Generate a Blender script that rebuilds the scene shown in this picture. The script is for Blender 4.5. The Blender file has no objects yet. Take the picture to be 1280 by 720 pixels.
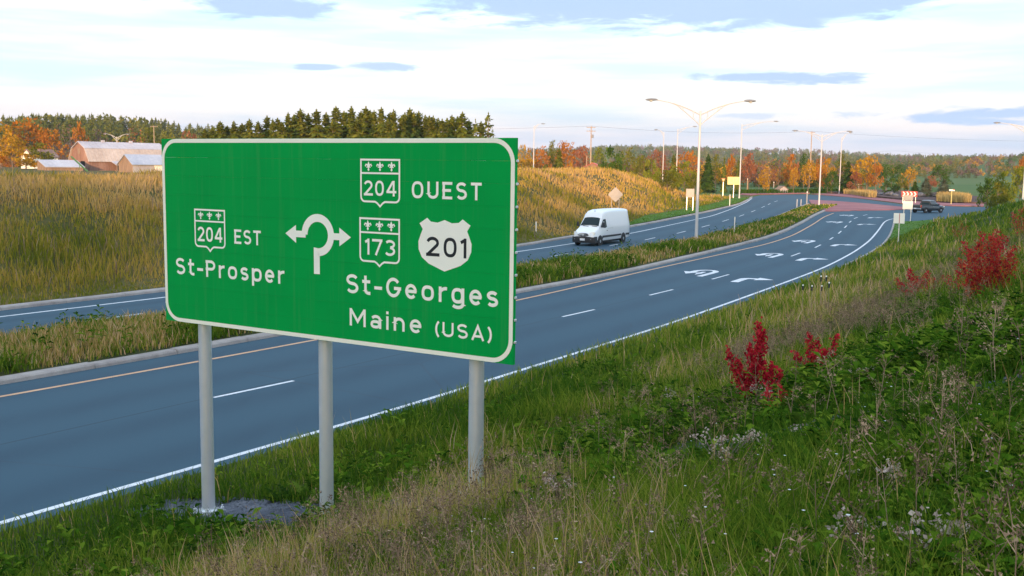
import bpy, bmesh, math, random
import numpy as np
from mathutils import Vector, Matrix
R = math.radians
rng = np.random.default_rng(7)
random.seed(7)
scene = bpy.context.scene
COL = scene.collection

# ------------------------------------------------------------------ camera
FPX, EYE = 1300.0, 6.2            # focal length in pixels of a 1280 px wide frame, eye height above the road
PITCH, ROLL = R(6.75), R(0.75)
cam_data = bpy.data.cameras.new("camera")
cam = bpy.data.objects.new("camera", cam_data)
COL.objects.link(cam)
cam_data.sensor_width = 36.0
cam_data.lens = 36.0 * FPX / 1280.0
cam_data.clip_start = 0.05
cam_data.clip_end = 20000
cam.matrix_world = (Matrix.Translation((0, 0, EYE)) @ Matrix.Rotation(math.pi / 2 - PITCH, 4, 'X')
                    @ Matrix.Rotation(ROLL, 4, 'Z'))
scene.camera = cam

# ------------------------------------------------------------------ light
SUN_EL = R(4.0)
SUN_AZ = R(187)                   # compass style: 0 = +Y (straight ahead), clockwise; the sun stands behind the camera
sun_dir = Vector((math.sin(SUN_AZ) * math.cos(SUN_EL), math.cos(SUN_AZ) * math.cos(SUN_EL), math.sin(SUN_EL)))
sd = bpy.data.lights.new("sun", 'SUN')
sd.energy = 2.0
sd.angle = R(0.5)
sd.color = (1.0, 0.60, 0.30)
sun = bpy.data.objects.new("sun", sd)
COL.objects.link(sun)
sun.rotation_euler = (-sun_dir).to_track_quat('-Z', 'Y').to_euler()

world = bpy.data.worlds.new("World")
scene.world = world
world.use_nodes = True


def build_world():
    nt = world.node_tree
    N, L = nt.nodes, nt.links
    for n in list(N):
        N.remove(n)
    out = N.new('ShaderNodeOutputWorld')
    bg = N.new('ShaderNodeBackground')
    bg.inputs['Strength'].default_value = 0.11
    L.new(bg.outputs[0], out.inputs['Surface'])
    sky = N.new('ShaderNodeTexSky')
    sky.sky_type = 'NISHITA'
    sky.sun_disc = False
    sky.sun_elevation = SUN_EL
    sky.sun_rotation = SUN_AZ
    sky.altitude = 250
    sky.air_density = 1.0
    sky.dust_density = 4.0
    sky.ozone_density = 1.6
    tc = N.new('ShaderNodeTexCoord')
    sep = N.new('ShaderNodeSeparateXYZ')
    L.new(tc.outputs['Generated'], sep.inputs[0])

    def M(op, a, b=None, c=None):
        n = N.new('ShaderNodeMath')
        n.operation = op
        for i, v in enumerate((a, b, c)):
            if v is None:
                continue
            if isinstance(v, (int, float)):
                n.inputs[i].default_value = v
            else:
                L.new(v, n.inputs[i])
        return n.outputs[0]
    az = M('MULTIPLY', M('ARCTAN2', sep.outputs[0], sep.outputs[1]), 180 / math.pi)
    el = M('MULTIPLY', M('ARCSINE', sep.outputs[2]), 180 / math.pi)
    comb = N.new('ShaderNodeCombineXYZ')
    L.new(M('MULTIPLY', az, 0.16), comb.inputs[0])
    L.new(M('MULTIPLY', el, 0.75), comb.inputs[1])
    nz = N.new('ShaderNodeTexNoise')
    nz.inputs['Scale'].default_value = 1.7
    nz.inputs['Detail'].default_value = 11
    nz.inputs['Roughness'].default_value = 0.62
    nz.inputs['Distortion'].default_value = 0.4
    L.new(comb.outputs[0], nz.inputs['Vector'])
    noise = M('SUBTRACT', nz.outputs['Fac'], 0.5)
    # the banks of cloud: azimuth, elevation, half width, half height, weight (degrees)
    clouds = [(7.5, 10.3, 17.5, 3.3, 2.6), (12.5, 9.3, 11.0, 2.3, 2.4), (-1.5, 9.9, 9.5, 1.5, 2.0), (14.5, 4.75, 5.0, 0.42, 1.0),
              (24.0, 2.75, 6.5, 0.5, 1.0), (-13.6, 8.05, 4.6, 0.95, 1.3), (-6.8, 5.15, 2.3, 0.26, 0.9),
              (-10.8, 5.05, 1.5, 0.22, 0.9), (12.3, 2.75, 2.2, 0.2, 0.55), (29, 9.3, 5, 0.7, 0.7),
              (-40, 7, 9, 0.9, 1.0), (48, 6.5, 11, 0.8, 1.0), (-70, 10, 16, 1.6, 1.0), (85, 11, 18, 1.6, 1.0)]
    tot = None
    for a0, e0, ra, re, w in clouds:
        da = M('DIVIDE', M('SUBTRACT', az, a0), ra)
        de = M('DIVIDE', M('SUBTRACT', el, e0), re)
        q = M('SQRT', M('ADD', M('MULTIPLY', da, da), M('MULTIPLY', de, de)))
        v = M('MULTIPLY', M('SUBTRACT', 1.0, q), max(w, 1.0))   # high in the middle, 0 on the rim
        v = M('ADD', v, M('MULTIPLY', noise, 2.9))
        n = N.new('ShaderNodeMapRange')
        n.interpolation_type = 'SMOOTHSTEP'
        n.inputs['From Min'].default_value = -0.05
        n.inputs['From Max'].default_value = 0.55
        n.inputs['To Max'].default_value = min(w, 1.0)
        L.new(v, n.inputs['Value'])
        tot = n.outputs[0] if tot is None else M('MAXIMUM', tot, n.outputs[0])
    # overhead the same broken cloud goes on, seen from below
    zc = M('MAXIMUM', sep.outputs[2], 0.05)
    c2 = N.new('ShaderNodeCombineXYZ')
    L.new(M('DIVIDE', sep.outputs[0], zc), c2.inputs[0])
    L.new(M('DIVIDE', sep.outputs[1], zc), c2.inputs[1])
    n2 = N.new('ShaderNodeTexNoise')
    n2.inputs['Scale'].default_value = 0.55
    n2.inputs['Detail'].default_value = 6
    L.new(c2.outputs[0], n2.inputs['Vector'])
    mr = N.new('ShaderNodeMapRange')
    mr.interpolation_type = 'SMOOTHSTEP'
    mr.inputs['From Min'].default_value = 0.5
    mr.inputs['From Max'].default_value = 0.68
    L.new(n2.outputs['Fac'], mr.inputs['Value'])
    hi = N.new('ShaderNodeMapRange')
    hi.interpolation_type = 'SMOOTHSTEP'
    hi.inputs['From Min'].default_value = 10.0
    hi.inputs['From Max'].default_value = 16.0
    L.new(el, hi.inputs['Value'])
    over = M('MULTIPLY', M('MULTIPLY', mr.outputs[0], hi.outputs[0]), 0.75)
    cl = M('MINIMUM', M('MAXIMUM', tot, over), 1.0)
    # thin bright veil of high cloud over the blue: cream to white above, faint lilac at the horizon
    veil = N.new('ShaderNodeValToRGB')
    cr = veil.color_ramp
    cr.elements[0].position = 0.0
    cr.elements[0].color = (0.66, 0.69, 0.82, 1)
    cr.elements[1].position = 1.0
    cr.elements[1].color = (0.96, 1.03, 1.13, 1)
    for p, c in ((0.045, (0.74, 0.72, 0.81, 1)), (0.09, (0.76, 0.765, 0.82, 1)), (0.2, (0.66, 0.79, 0.92, 1)), (0.42, (0.56, 0.80, 1.0, 1))):
        e = cr.elements.new(p)
        e.color = c
    L.new(M('MULTIPLY', el, 1 / 40.0), veil.inputs[0])
    sc = N.new('ShaderNodeVectorMath')
    sc.operation = 'SCALE'
    sc.inputs['Scale'].default_value = 10.2
    L.new(veil.outputs[0], sc.inputs[0])
    # streaks of thinner cloud where the blue comes through
    c3 = N.new('ShaderNodeCombineXYZ')
    L.new(M('MULTIPLY', az, 0.045), c3.inputs[0])
    L.new(M('MULTIPLY', el, 0.55), c3.inputs[1])
    n3 = N.new('ShaderNodeTexNoise')
    n3.inputs['Scale'].default_value = 1.0
    n3.inputs['Detail'].default_value = 6
    n3.inputs['Roughness'].default_value = 0.55
    L.new(c3.outputs[0], n3.inputs['Vector'])
    r3 = N.new('ShaderNodeMapRange')
    r3.interpolation_type = 'SMOOTHSTEP'
    r3.inputs['From Min'].default_value = 0.42
    r3.inputs['From Max'].default_value = 0.62
    r3.inputs['To Max'].default_value = 0.62
    L.new(n3.outputs['Fac'], r3.inputs['Value'])
    m0 = N.new('ShaderNodeMix')
    m0.data_type = 'RGBA'
    m0.blend_type = 'MULTIPLY'
    m0.inputs['B'].default_value = (0.48, 0.76, 0.98, 1)
    L.new(r3.outputs[0], m0.inputs['Factor'])
    L.new(sc.outputs[0], m0.inputs['A'])
    m1 = N.new('ShaderNodeMix')
    m1.data_type = 'RGBA'
    m1.inputs['Factor'].default_value = 0.34
    L.new(sky.outputs[0], m1.inputs['A'])
    L.new(m0.outputs['Result'], m1.inputs['B'])
    m2 = N.new('ShaderNodeMix')
    m2.data_type = 'RGBA'
    m2.inputs['B'].default_value = (1.6, 2.15, 3.1, 1)
    L.new(M('MULTIPLY', cl, 0.95), m2.inputs['Factor'])
    L.new(m1.outputs['Result'], m2.inputs['A'])
    L.new(m2.outputs['Result'], bg.inputs['Color'])


build_world()
vs = scene.view_settings
vs.view_transform = 'Standard'
vs.look = 'None'
vs.exposure = 1.62
vs.gamma = 1.0
vs.use_curve_mapping = False
scene.cycles.use_denoising = True
scene.cycles.max_bounces = 6
scene.cycles.transparent_max_bounces = 4


# ------------------------------------------------------------------ helpers
def ray(px, py):
    u, v = (px - 640) / FPX, (360 - py) / FPX
    u, v = u * math.cos(ROLL) - v * math.sin(ROLL), u * math.sin(ROLL) + v * math.cos(ROLL)
    return Vector((u, math.cos(PITCH) + v * math.sin(PITCH), -math.sin(PITCH) + v * math.cos(PITCH)))


def G(px, py, z=0.0):
    """the point of the level z that the photograph shows at a pixel"""
    d = ray(px, py)
    t = (z - EYE) / d.z
    return Vector((d.x * t, d.y * t, z))


def atY(px, py, Y):
    d = ray(px, py)
    t = Y / d.y
    return Vector((d.x * t, Y, EYE + d.z * t))


def tag(o, label=None, cat=None, group=None, kind=None):
    if label:
        o['label'] = label
    if cat:
        o['category'] = cat
    if group:
        o['group'] = group
    if kind:
        o['kind'] = kind
    return o


def thing(name, label, cat, loc=(0, 0, 0), rz=0.0, group=None):
    o = bpy.data.objects.new(name, None)
    o.empty_display_size = 0.3
    COL.objects.link(o)
    o.location = loc
    o.rotation_euler = (0, 0, rz)
    return tag(o, label, cat, group)


def link(name, me, parent=None, loc=None):
    o = bpy.data.objects.new(name, me)
    COL.objects.link(o)
    if parent is not None:
        o.parent = parent
    if loc is not None:
        o.location = loc
    return o


def copy_tree(o, parent=None):
    c = o.copy()
    COL.objects.link(c)
    c.parent = parent
    for ch in o.children:
        copy_tree(ch, c)
    return c


def np_mesh(name, V, T, mat, tint=None, smooth=False):
    """mesh from numpy triangles with one tint value per triangle"""
    V = np.asarray(V, np.float32).reshape(-1, 3)
    T = np.asarray(T, np.int32).reshape(-1, 3)
    me = bpy.data.meshes.new(name)
    me.vertices.add(len(V))
    me.vertices.foreach_set('co', V.ravel())
    me.loops.add(len(T) * 3)
    me.loops.foreach_set('vertex_index', T.ravel())
    me.polygons.add(len(T))
    me.polygons.foreach_set('loop_start', np.arange(len(T), dtype=np.int32) * 3)
    if smooth:
        me.polygons.foreach_set('use_smooth', np.ones(len(T), bool))
    if tint is not None:
        a = me.attributes.new('tint', 'FLOAT', 'FACE')
        a.data.foreach_set('value', np.asarray(tint, np.float32))
    me.update(calc_edges=True)
    me.materials.append(mat)
    return me


class MB:
    """collects shapes; build() links them as one mesh"""

    def __init__(self):
        self.v, self.f = [], []

    def add(self, vs_, fs_):
        b = len(self.v)
        self.v += [tuple(p) for p in vs_]
        self.f += [tuple(i + b for i in q) for q in fs_]
        return self

    def box(self, c, s, rz=0.0, ch=0.0):
        x, y, z = (k / 2 for k in s)
        if ch <= 0:
            P = [(-x, -y, -z), (x, -y, -z), (x, y, -z), (-x, y, -z), (-x, -y, z), (x, -y, z), (x, y, z), (-x, y, z)]
            Fs = [(3, 2, 1, 0), (4, 5, 6, 7), (0, 1, 5, 4), (1, 2, 6, 5), (2, 3, 7, 6), (3, 0, 4, 7)]
        else:
            P = []
            for zz, k in ((-z, ch), (-z + ch, 0), (z - ch, 0), (z, ch)):
                a, b_ = x - k, y - k
                P += [(-a + ch, -b_, zz), (a - ch, -b_, zz), (a, -b_ + ch, zz), (a, b_ - ch, zz),
                      (a - ch, b_, zz), (-a + ch, b_, zz), (-a, b_ - ch, zz), (-a, -b_ + ch, zz)]
            Fs = [tuple(range(7, -1, -1)), tuple(range(24, 32))]
            for k in range(3):
                for i in range(8):
                    j = (i + 1) % 8
                    Fs.append((k * 8 + i, k * 8 + j, k * 8 + 8 + j, k * 8 + 8 + i))
        c_, s_ = math.cos(rz), math.sin(rz)
        return self.add([(c[0] + p[0] * c_ - p[1] * s_, c[1] + p[0] * s_ + p[1] * c_, c[2] + p[2]) for p in P], Fs)

    def tube(self, pts, r, n=8, cap=True):
        pts = [Vector(p) for p in pts]
        if not hasattr(r, '__len__'):
            r = [r] * len(pts)
        rings = []
        up = Vector((0, 0, 1))
        t0 = (pts[1] - pts[0]).normalized()
        a = t0.cross(up)
        if a.length < 1e-3:
            a = t0.cross(Vector((1, 0, 0)))
        a.normalize()
        for i, p in enumerate(pts):
            t = (pts[min(i + 1, len(pts) - 1)] - pts[max(i - 1, 0)]).normalized()
            a = (a - t * a.dot(t)).normalized()
            b = t.cross(a)
            rings.append([p + (a * math.cos(k * 2 * math.pi / n) + b * math.sin(k * 2 * math.pi / n)) * r[i] for k in range(n)])
        return self.loft(rings, cap)

    def loft(self, rings, cap=True, closed=True):
        n = len(rings[0])
        V_ = [p for q in rings for p in q]
        F_ = []
        for i in range(len(rings) - 1):
            for k in range(n if closed else n - 1):
                j = (k + 1) % n
                F_.append((i * n + k, i * n + j, (i + 1) * n + j, (i + 1) * n + k))
        if cap:
            F_.append(tuple(range(n - 1, -1, -1)))
            F_.append(tuple(range((len(rings) - 1) * n, len(rings) * n)))
        return self.add(V_, F_)

    def lathe(self, prof, n=16, o=(0, 0, 0), axis='Z'):
        rings = []
        for r, h in prof:
            q = []
            for k in range(n):
                a = 2 * math.pi * k / n
                if axis == 'Z':
                    q.append((o[0] + r * math.cos(a), o[1] + r * math.sin(a), o[2] + h))
                else:
                    q.append((o[0] + r * math.cos(a), o[1] + h, o[2] + r * math.sin(a)))
            rings.append(q)
        return self.loft(rings)

    def prism(self, poly, y0, y1):
        """poly in x,z pulled from y0 to y1"""
        n = len(poly)
        V_ = [(p[0], y0, p[1]) for p in poly] + [(p[0], y1, p[1]) for p in poly]
        F_ = [tuple(range(n)), tuple(range(2 * n - 1, n - 1, -1))]
        for i in range(n):
            j = (i + 1) % n
            F_.append((j, i, n + i, n + j))
        return self.add(V_, F_)

    def slab(self, poly, z0, z1):
        n = len(poly)
        V_ = [(p[0], p[1], z0) for p in poly] + [(p[0], p[1], z1) for p in poly]
        F_ = [tuple(range(n - 1, -1, -1)), tuple(range(n, 2 * n))]
        for i in range(n):
            j = (i + 1) % n
            F_.append((i, j, n + j, n + i))
        return self.add(V_, F_)

    def build(self, name, mat, parent=None, smooth=False, bevel=0.0, fix=True):
        me = bpy.data.meshes.new(name)
        me.from_pydata(self.v, [], self.f)
        if fix or bevel:
            bm = bmesh.new()
            bm.from_mesh(me)
            bmesh.ops.recalc_face_normals(bm, faces=bm.faces)
            if bevel:
                bmesh.ops.bevel(bm, geom=[e for e in bm.edges if e.is_manifold and e.calc_face_angle(0) > 0.5], offset=bevel, segments=2, affect='EDGES', clamp_overlap=True)
            bm.to_mesh(me)
            bm.free()
        if smooth:
            me.polygons.foreach_set('use_smooth', np.ones(len(me.polygons), bool))
            me.set_sharp_from_angle(angle=R(38))
        me.materials.append(mat)
        me.update()
        return link(name, me, parent)


# ------------------------------------------------------------------ materials
def new_mat(name):
    m = bpy.data.materials.new(name)
    m.use_nodes = True
    nt = m.node_tree
    return m, nt, nt.nodes['Principled BSDF']


def plain(name, c, rough=0.5, metal=0.0, var=0.12, scale=3.0, bump=0.0, spec=0.5, coat=0.0):
    """one colour with a little procedural wear"""
    m, nt, b = new_mat(name)
    tc = nt.nodes.new('ShaderNodeTexCoord')
    nz = nt.nodes.new('ShaderNodeTexNoise')
    nz.inputs['Scale'].default_value = scale
    nz.inputs['Detail'].default_value = 6
    nt.links.new(tc.outputs['Object'], nz.inputs['Vector'])
    mx = nt.nodes.new('ShaderNodeMix')
    mx.data_type = 'RGBA'
    mx.inputs['A'].default_value = tuple(k * (1 - var) for k in c) + (1,)
    mx.inputs['B'].default_value = tuple(min(1, k * (1 + var)) for k in c) + (1,)
    nt.links.new(nz.outputs['Fac'], mx.inputs['Factor'])
    nt.links.new(mx.outputs['Result'], b.inputs['Base Color'])
    b.inputs['Roughness'].default_value = rough
    b.inputs['Metallic'].default_value = metal
    b.inputs['Specular IOR Level'].default_value = spec
    b.inputs['Coat Weight'].default_value = coat
    if bump:
        bp = nt.nodes.new('ShaderNodeBump')
        bp.inputs['Strength'].default_value = bump
        bp.inputs['Distance'].default_value = 0.02
        nt.links.new(nz.outputs['Fac'], bp.inputs['Height'])
        nt.links.new(bp.outputs[0], b.inputs['Normal'])
    return m


def ramp_mat(name, cols, scales=(0.15, 2.0, 30.0), w=(0.5, 0.3, 0.2), rough=0.95, bump=0.4, bdist=0.05, spec=0.2, stretch=(1, 1, 1), contrast=0.32):
    """several noises at several sizes mixed through a colour ramp"""
    m, nt, b = new_mat(name)
    N, L = nt.nodes, nt.links
    tc = N.new('ShaderNodeTexCoord')
    mp = N.new('ShaderNodeMapping')
    mp.inputs['Scale'].default_value = stretch
    L.new(tc.outputs['Object'], mp.inputs['Vector'])
    acc = None
    last = None
    for s_, k in zip(scales, w):
        nz = N.new('ShaderNodeTexNoise')
        nz.inputs['Scale'].default_value = s_
        nz.inputs['Detail'].default_value = 5
        L.new(mp.outputs[0], nz.inputs['Vector'])
        mu = N.new('ShaderNodeMath')
        mu.operation = 'MULTIPLY_ADD'
        mu.inputs[1].default_value = k
        L.new(nz.outputs['Fac'], mu.inputs[0])
        if acc is None:
            mu.inputs[2].default_value = 0
        else:
            L.new(acc, mu.inputs[2])
        acc = mu.outputs[0]
        last = nz
    mr = N.new('ShaderNodeMapRange')
    mr.inputs['From Min'].default_value = 0.5 - contrast / 2
    mr.inputs['From Max'].default_value = 0.5 + contrast / 2
    L.new(acc, mr.inputs['Value'])
    cr = N.new('ShaderNodeValToRGB')
    cr.color_ramp.elements[0].color = cols[0] + (1,)
    cr.color_ramp.elements[1].color = cols[-1] + (1,)
    for i, c in enumerate(cols[1:-1]):
        e = cr.color_ramp.elements.new((i + 1) / (len(cols) - 1))
        e.color = c + (1,)
    L.new(mr.outputs[0], cr.inputs[0])
    L.new(cr.outputs[0], b.inputs['Base Color'])
    b.inputs['Roughness'].default_value = rough
    b.inputs['Specular IOR Level'].default_value = spec
    if bump:
        bp = N.new('ShaderNodeBump')
        bp.inputs['Strength'].default_value = bump
        bp.inputs['Distance'].default_value = bdist
        L.new(last.outputs['Fac'], bp.inputs['Height'])
        L.new(bp.outputs[0], b.inputs['Normal'])
    return m


def leaf_mat(name, cols, trans=0.35, patch=None):
    """foliage: every leaf takes its own colour from the ramp by its tint value"""
    m, nt, b = new_mat(name)
    N, L = nt.nodes, nt.links
    at = N.new('ShaderNodeAttribute')
    at.attribute_name = 'tint'
    cr = N.new('ShaderNodeValToRGB')
    cr.color_ramp.elements[0].color = cols[0] + (1,)
    cr.color_ramp.elements[1].color = cols[-1] + (1,)
    for i, c in enumerate(cols[1:-1]):
        e = cr.color_ramp.elements.new((i + 1) / (len(cols) - 1))
        e.color = c + (1,)
    L.new(at.outputs['Fac'], cr.inputs[0])
    col = cr.outputs[0]
    d = N.new('ShaderNodeBsdfDiffuse')
    t = N.new('ShaderNodeBsdfTranslucent')
    g = N.new('ShaderNodeMixShader')
    g.inputs[0].default_value = trans
    L.new(col, d.inputs['Color'])
    L.new(col, t.inputs['Color'])
    L.new(d.outputs[0], g.inputs[1])
    L.new(t.outputs[0], g.inputs[2])
    L.new(g.outputs[0], N['Material Output'].inputs['Surface'])
    N.remove(b)
    return m


M_ = {}
M_['galv'] = plain('galvanised_steel', (0.78, 0.78, 0.80), 0.33, 0.55, 0.08, 5)
M_['pole'] = plain('lamp_pole_paint', (0.56, 0.55, 0.56), 0.5, 0.1, 0.1, 2)
M_['lamphead'] = plain('lamp_head', (0.26, 0.27, 0.29), 0.5, 0.2)
M_['lens'] = plain('lamp_lens', (0.6, 0.6, 0.55), 0.25)
M_['signwhite'] = plain('white_sheeting', (0.93, 0.90, 0.79), 0.45, 0, 0.04, 2)
M_['cream'] = plain('cream_border', (0.92, 0.88, 0.73), 0.45, 0, 0.05, 2)
M_['black'] = plain('black_print', (0.008, 0.008, 0.010), 0.5)
M_['concrete'] = ramp_mat('kerb_concrete', [(0.24, 0.21, 0.20), (0.36, 0.32, 0.30), (0.46, 0.42, 0.40)], (0.4, 3, 25), bump=0.3, bdist=0.01)
M_['linewhite'] = ramp_mat('white_road_paint', [(0.34, 0.37, 0.42), (0.70, 0.71, 0.74), (0.84, 0.85, 0.88)], (0.7, 6, 30), (0.3, 0.35, 0.35), 0.75, 0.1, 0.005)
M_['lineorange'] = ramp_mat('orange_road_paint', [(0.40, 0.24, 0.16), (0.62, 0.36, 0.21), (0.70, 0.43, 0.27)], (0.7, 6, 40), (0.35, 0.35, 0.3), 0.75, 0.1, 0.005)
M_['pavers'] = ramp_mat('pink_pavers', [(0.26, 0.095, 0.10), (0.34, 0.14, 0.145), (0.42, 0.19, 0.19)], (0.2, 1.5, 12), bump=0.2, bdist=0.01)
M_['wood'] = ramp_mat('weathered_pole_wood', [(0.28, 0.2, 0.14), (0.42, 0.31, 0.22), (0.52, 0.40, 0.3)], (1, 4, 20), bump=0.3, stretch=(6, 6, 0.6))
M_['wire'] = plain('wire', (0.12, 0.12, 0.14), 0.5)
M_['rubber'] = plain('tyre_rubber', (0.018, 0.018, 0.02), 0.8)
M_['blackplastic'] = plain('black_plastic', (0.022, 0.023, 0.027), 0.55)
M_['vanpaint'] = plain('white_van_paint', (0.80, 0.81, 0.83), 0.3, 0, 0.02, 1, coat=0.5)
M_['glass'] = plain('dark_vehicle_glass', (0.008, 0.022, 0.026), 0.16, 0, 0.2, 0.6, spec=0.22)
M_['rim'] = plain('wheel_rim', (0.42, 0.43, 0.45), 0.35, 0.6)
M_['headlight'] = plain('headlight_lens', (0.82, 0.78, 0.68), 0.12)
M_['plate'] = plain('number_plate', (0.78, 0.78, 0.80), 0.4)
M_['truckpaint'] = plain('dark_truck_paint', (0.055, 0.065, 0.075), 0.28, 0.4, 0.06, 1, coat=0.6)
M_['tail'] = plain('tail_lamp', (0.45, 0.02, 0.015), 0.25)
M_['red'] = plain('red_sheeting', (0.45, 0.025, 0.03), 0.45)
M_['yellow'] = plain('yellow_sheeting', (0.62, 0.56, 0.20), 0.45)
M_['lime'] = plain('lime_green_sheeting', (0.10, 0.42, 0.08), 0.45)
M_['sheetback'] = plain('aluminium_sign_back', (0.25, 0.25, 0.26), 0.5, 0.25)
M_['stone'] = ramp_mat('grey_stone', [(0.045, 0.05, 0.065), (0.10, 0.11, 0.135), (0.19, 0.20, 0.23)], (1, 5, 20), bump=0.5, bdist=0.02)


def asphalt():
    m, nt, b = new_mat('asphalt')
    N, L = nt.nodes, nt.links
    tc = N.new('ShaderNodeTexCoord')
    big = N.new('ShaderNodeTexNoise')
    big.inputs['Scale'].default_value = 0.12
    big.inputs['Detail'].default_value = 6
    fine = N.new('ShaderNodeTexNoise')
    fine.inputs['Scale'].default_value = 5
    fine.inputs['Detail'].default_value = 9
    fine.inputs['Roughness'].default_value = 0.7
    tr = N.new('ShaderNodeMapping')                     # streaks along the direction of travel
    tr.inputs['Rotation'].default_value = (0, 0, R(28))
    tr.inputs['Scale'].default_value = (1.0, 0.03, 1)
    st = N.new('ShaderNodeTexNoise')
    st.inputs['Scale'].default_value = 1.1
    st.inputs['Detail'].default_value = 4
    L.new(tc.outputs['Object'], big.inputs['Vector'])
    L.new(tc.outputs['Object'], fine.inputs['Vector'])
    L.new(tc.outputs['Object'], tr.inputs['Vector'])
    L.new(tr.outputs[0], st.inputs['Vector'])
    a = N.new('ShaderNodeMath')
    a.operation = 'MULTIPLY_ADD'
    a.inputs[1].default_value = 0.35
    L.new(big.outputs['Fac'], a.inputs[0])
    a2 = N.new('ShaderNodeMath')
    a2.operation = 'MULTIPLY_ADD'
    a2.inputs[1].default_value = 0.3
    L.new(st.outputs['Fac'], a2.inputs[0])
    L.new(a.outputs[0], a2.inputs[2])
    a3 = N.new('ShaderNodeMath')
    a3.operation = 'MULTIPLY_ADD'
    a3.inputs[1].default_value = 0.35
    L.new(fine.outputs['Fac'], a3.inputs[0])
    L.new(a2.outputs[0], a3.inputs[2])
    mr = N.new('ShaderNodeMapRange')
    mr.inputs['From Min'].default_value = 0.40
    mr.inputs['From Max'].default_value = 0.60
    L.new(a3.outputs[0], mr.inputs['Value'])
    cr = N.new('ShaderNodeValToRGB')
    cr.color_ramp.elements[0].color = (0.007, 0.037, 0.069, 1)
    cr.color_ramp.elements[1].color = (0.027, 0.073, 0.109, 1)
    L.new(mr.outputs[0], cr.inputs[0])
    # thin tar-sealed cracks
    vo = N.new('ShaderNodeTexVoronoi')
    vo.feature = 'DISTANCE_TO_EDGE'
    vo.inputs['Scale'].default_value = 0.14
    wv = N.new('ShaderNodeMix')
    wv.data_type = 'RGBA'
    wv.inputs['Factor'].default_value = 0.12
    L.new(tc.outputs['Object'], wv.inputs['A'])
    L.new(big.outputs['Color'], wv.inputs['B'])
    L.new(wv.outputs['Result'], vo.inputs['Vector'])
    ck = N.new('ShaderNodeMath')
    ck.operation = 'LESS_THAN'
    ck.inputs[1].default_value = 0.0035
    L.new(vo.outputs['Distance'], ck.inputs[0])
    mx = N.new('ShaderNodeMix')
    mx.data_type = 'RGBA'
    mx.inputs['B'].default_value = (0.035, 0.045, 0.065, 1)
    ck2 = N.new('ShaderNodeMath')
    ck2.operation = 'MULTIPLY'
    ck2.inputs[1].default_value = 0.25
    L.new(ck.outputs[0], ck2.inputs[0])
    L.new(ck2.outputs[0], mx.inputs['Factor'])
    L.new(cr.outputs[0], mx.inputs['A'])
    # polished wheel tracks and a seam between the paving lanes
    ac = N.new('ShaderNodeAttribute')
    ac.attribute_name = 'across'

    def mth(op, a_, b_=None):
        q = N.new('ShaderNodeMath')
        q.operation = op
        for i_, v_ in enumerate((a_, b_)):
            if v_ is None:
                continue
            if isinstance(v_, (int, float)):
                q.inputs[i_].default_value = v_
            else:
                L.new(v_, q.inputs[i_])
        return q.outputs[0]
    band = mth('POWER', mth('ADD', mth('MULTIPLY', mth('COSINE', mth('MULTIPLY', ac.outputs['Fac'], 8 * math.pi)), -0.5), 0.5), 1.5)
    band = mth('MULTIPLY', band, mth('ADD', st.outputs['Fac'], 0.1))
    seam = mth('MULTIPLY', mth('LESS_THAN', mth('ABSOLUTE', mth('SUBTRACT', mth('ADD', ac.outputs['Fac'], mth('MULTIPLY', big.outputs['Fac'], 0.006)), 0.535)), 0.0028), 0.55)
    mt = N.new('ShaderNodeMix')
    mt.data_type = 'RGBA'
    mt.blend_type = 'MULTIPLY'
    mt.inputs['B'].default_value = (0.66, 0.70, 0.76, 1)
    L.new(band, mt.inputs['Factor'])
    L.new(mx.outputs['Result'], mt.inputs['A'])
    ms = N.new('ShaderNodeMix')
    ms.data_type = 'RGBA'
    ms.inputs['B'].default_value = (0.012, 0.022, 0.034, 1)
    L.new(seam, ms.inputs['Factor'])
    L.new(mt.outputs['Result'], ms.inputs['A'])
    L.new(ms.outputs['Result'], b.inputs['Base Color'])
    b.inputs['Roughness'].default_value = 0.78
    b.inputs['Specular IOR Level'].default_value = 0.35
    bp = N.new('ShaderNodeBump')
    bp.inputs['Strength'].default_value = 0.35
    bp.inputs['Distance'].default_value = 0.01
    L.new(fine.outputs['Fac'], bp.inputs['Height'])
    L.new(bp.outputs[0], b.inputs['Normal'])
    return m


M_['asphalt'] = asphalt()
M_['soil'] = ramp_mat('grass_soil', [(0.028, 0.030, 0.012), (0.05, 0.062, 0.018), (0.085, 0.080, 0.030)], (0.3, 3, 25), bump=0.6, bdist=0.06)
M_['banksoil'] = ramp_mat('dry_grass_soil', [(0.055, 0.065, 0.018), (0.115, 0.100, 0.030), (0.20, 0.135, 0.045)], (0.2, 2.5, 20), bump=0.7, bdist=0.08)
M_['field'] = ramp_mat('field_grass', [(0.035, 0.085, 0.018), (0.07, 0.13, 0.022), (0.10, 0.12, 0.04)], (0.004, 0.05, 1.5), (0.55, 0.3, 0.15), bump=0.3)
M_['mulch'] = ramp_mat('bark_mulch', [(0.05, 0.03, 0.03), (0.10, 0.06, 0.055), (0.16, 0.10, 0.09)], (0.5, 4, 20))
M_['mown'] = ramp_mat('mown_grass', [(0.040, 0.100, 0.008), (0.070, 0.155, 0.012), (0.11, 0.185, 0.018)], (0.3, 3, 25), bump=0.5)
M_['gravel'] = ramp_mat('grey_gravel', [(0.08, 0.09, 0.11), (0.15, 0.16, 0.19), (0.26, 0.26, 0.29)], (4, 20, 60), bump=0.8, bdist=0.03)

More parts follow.
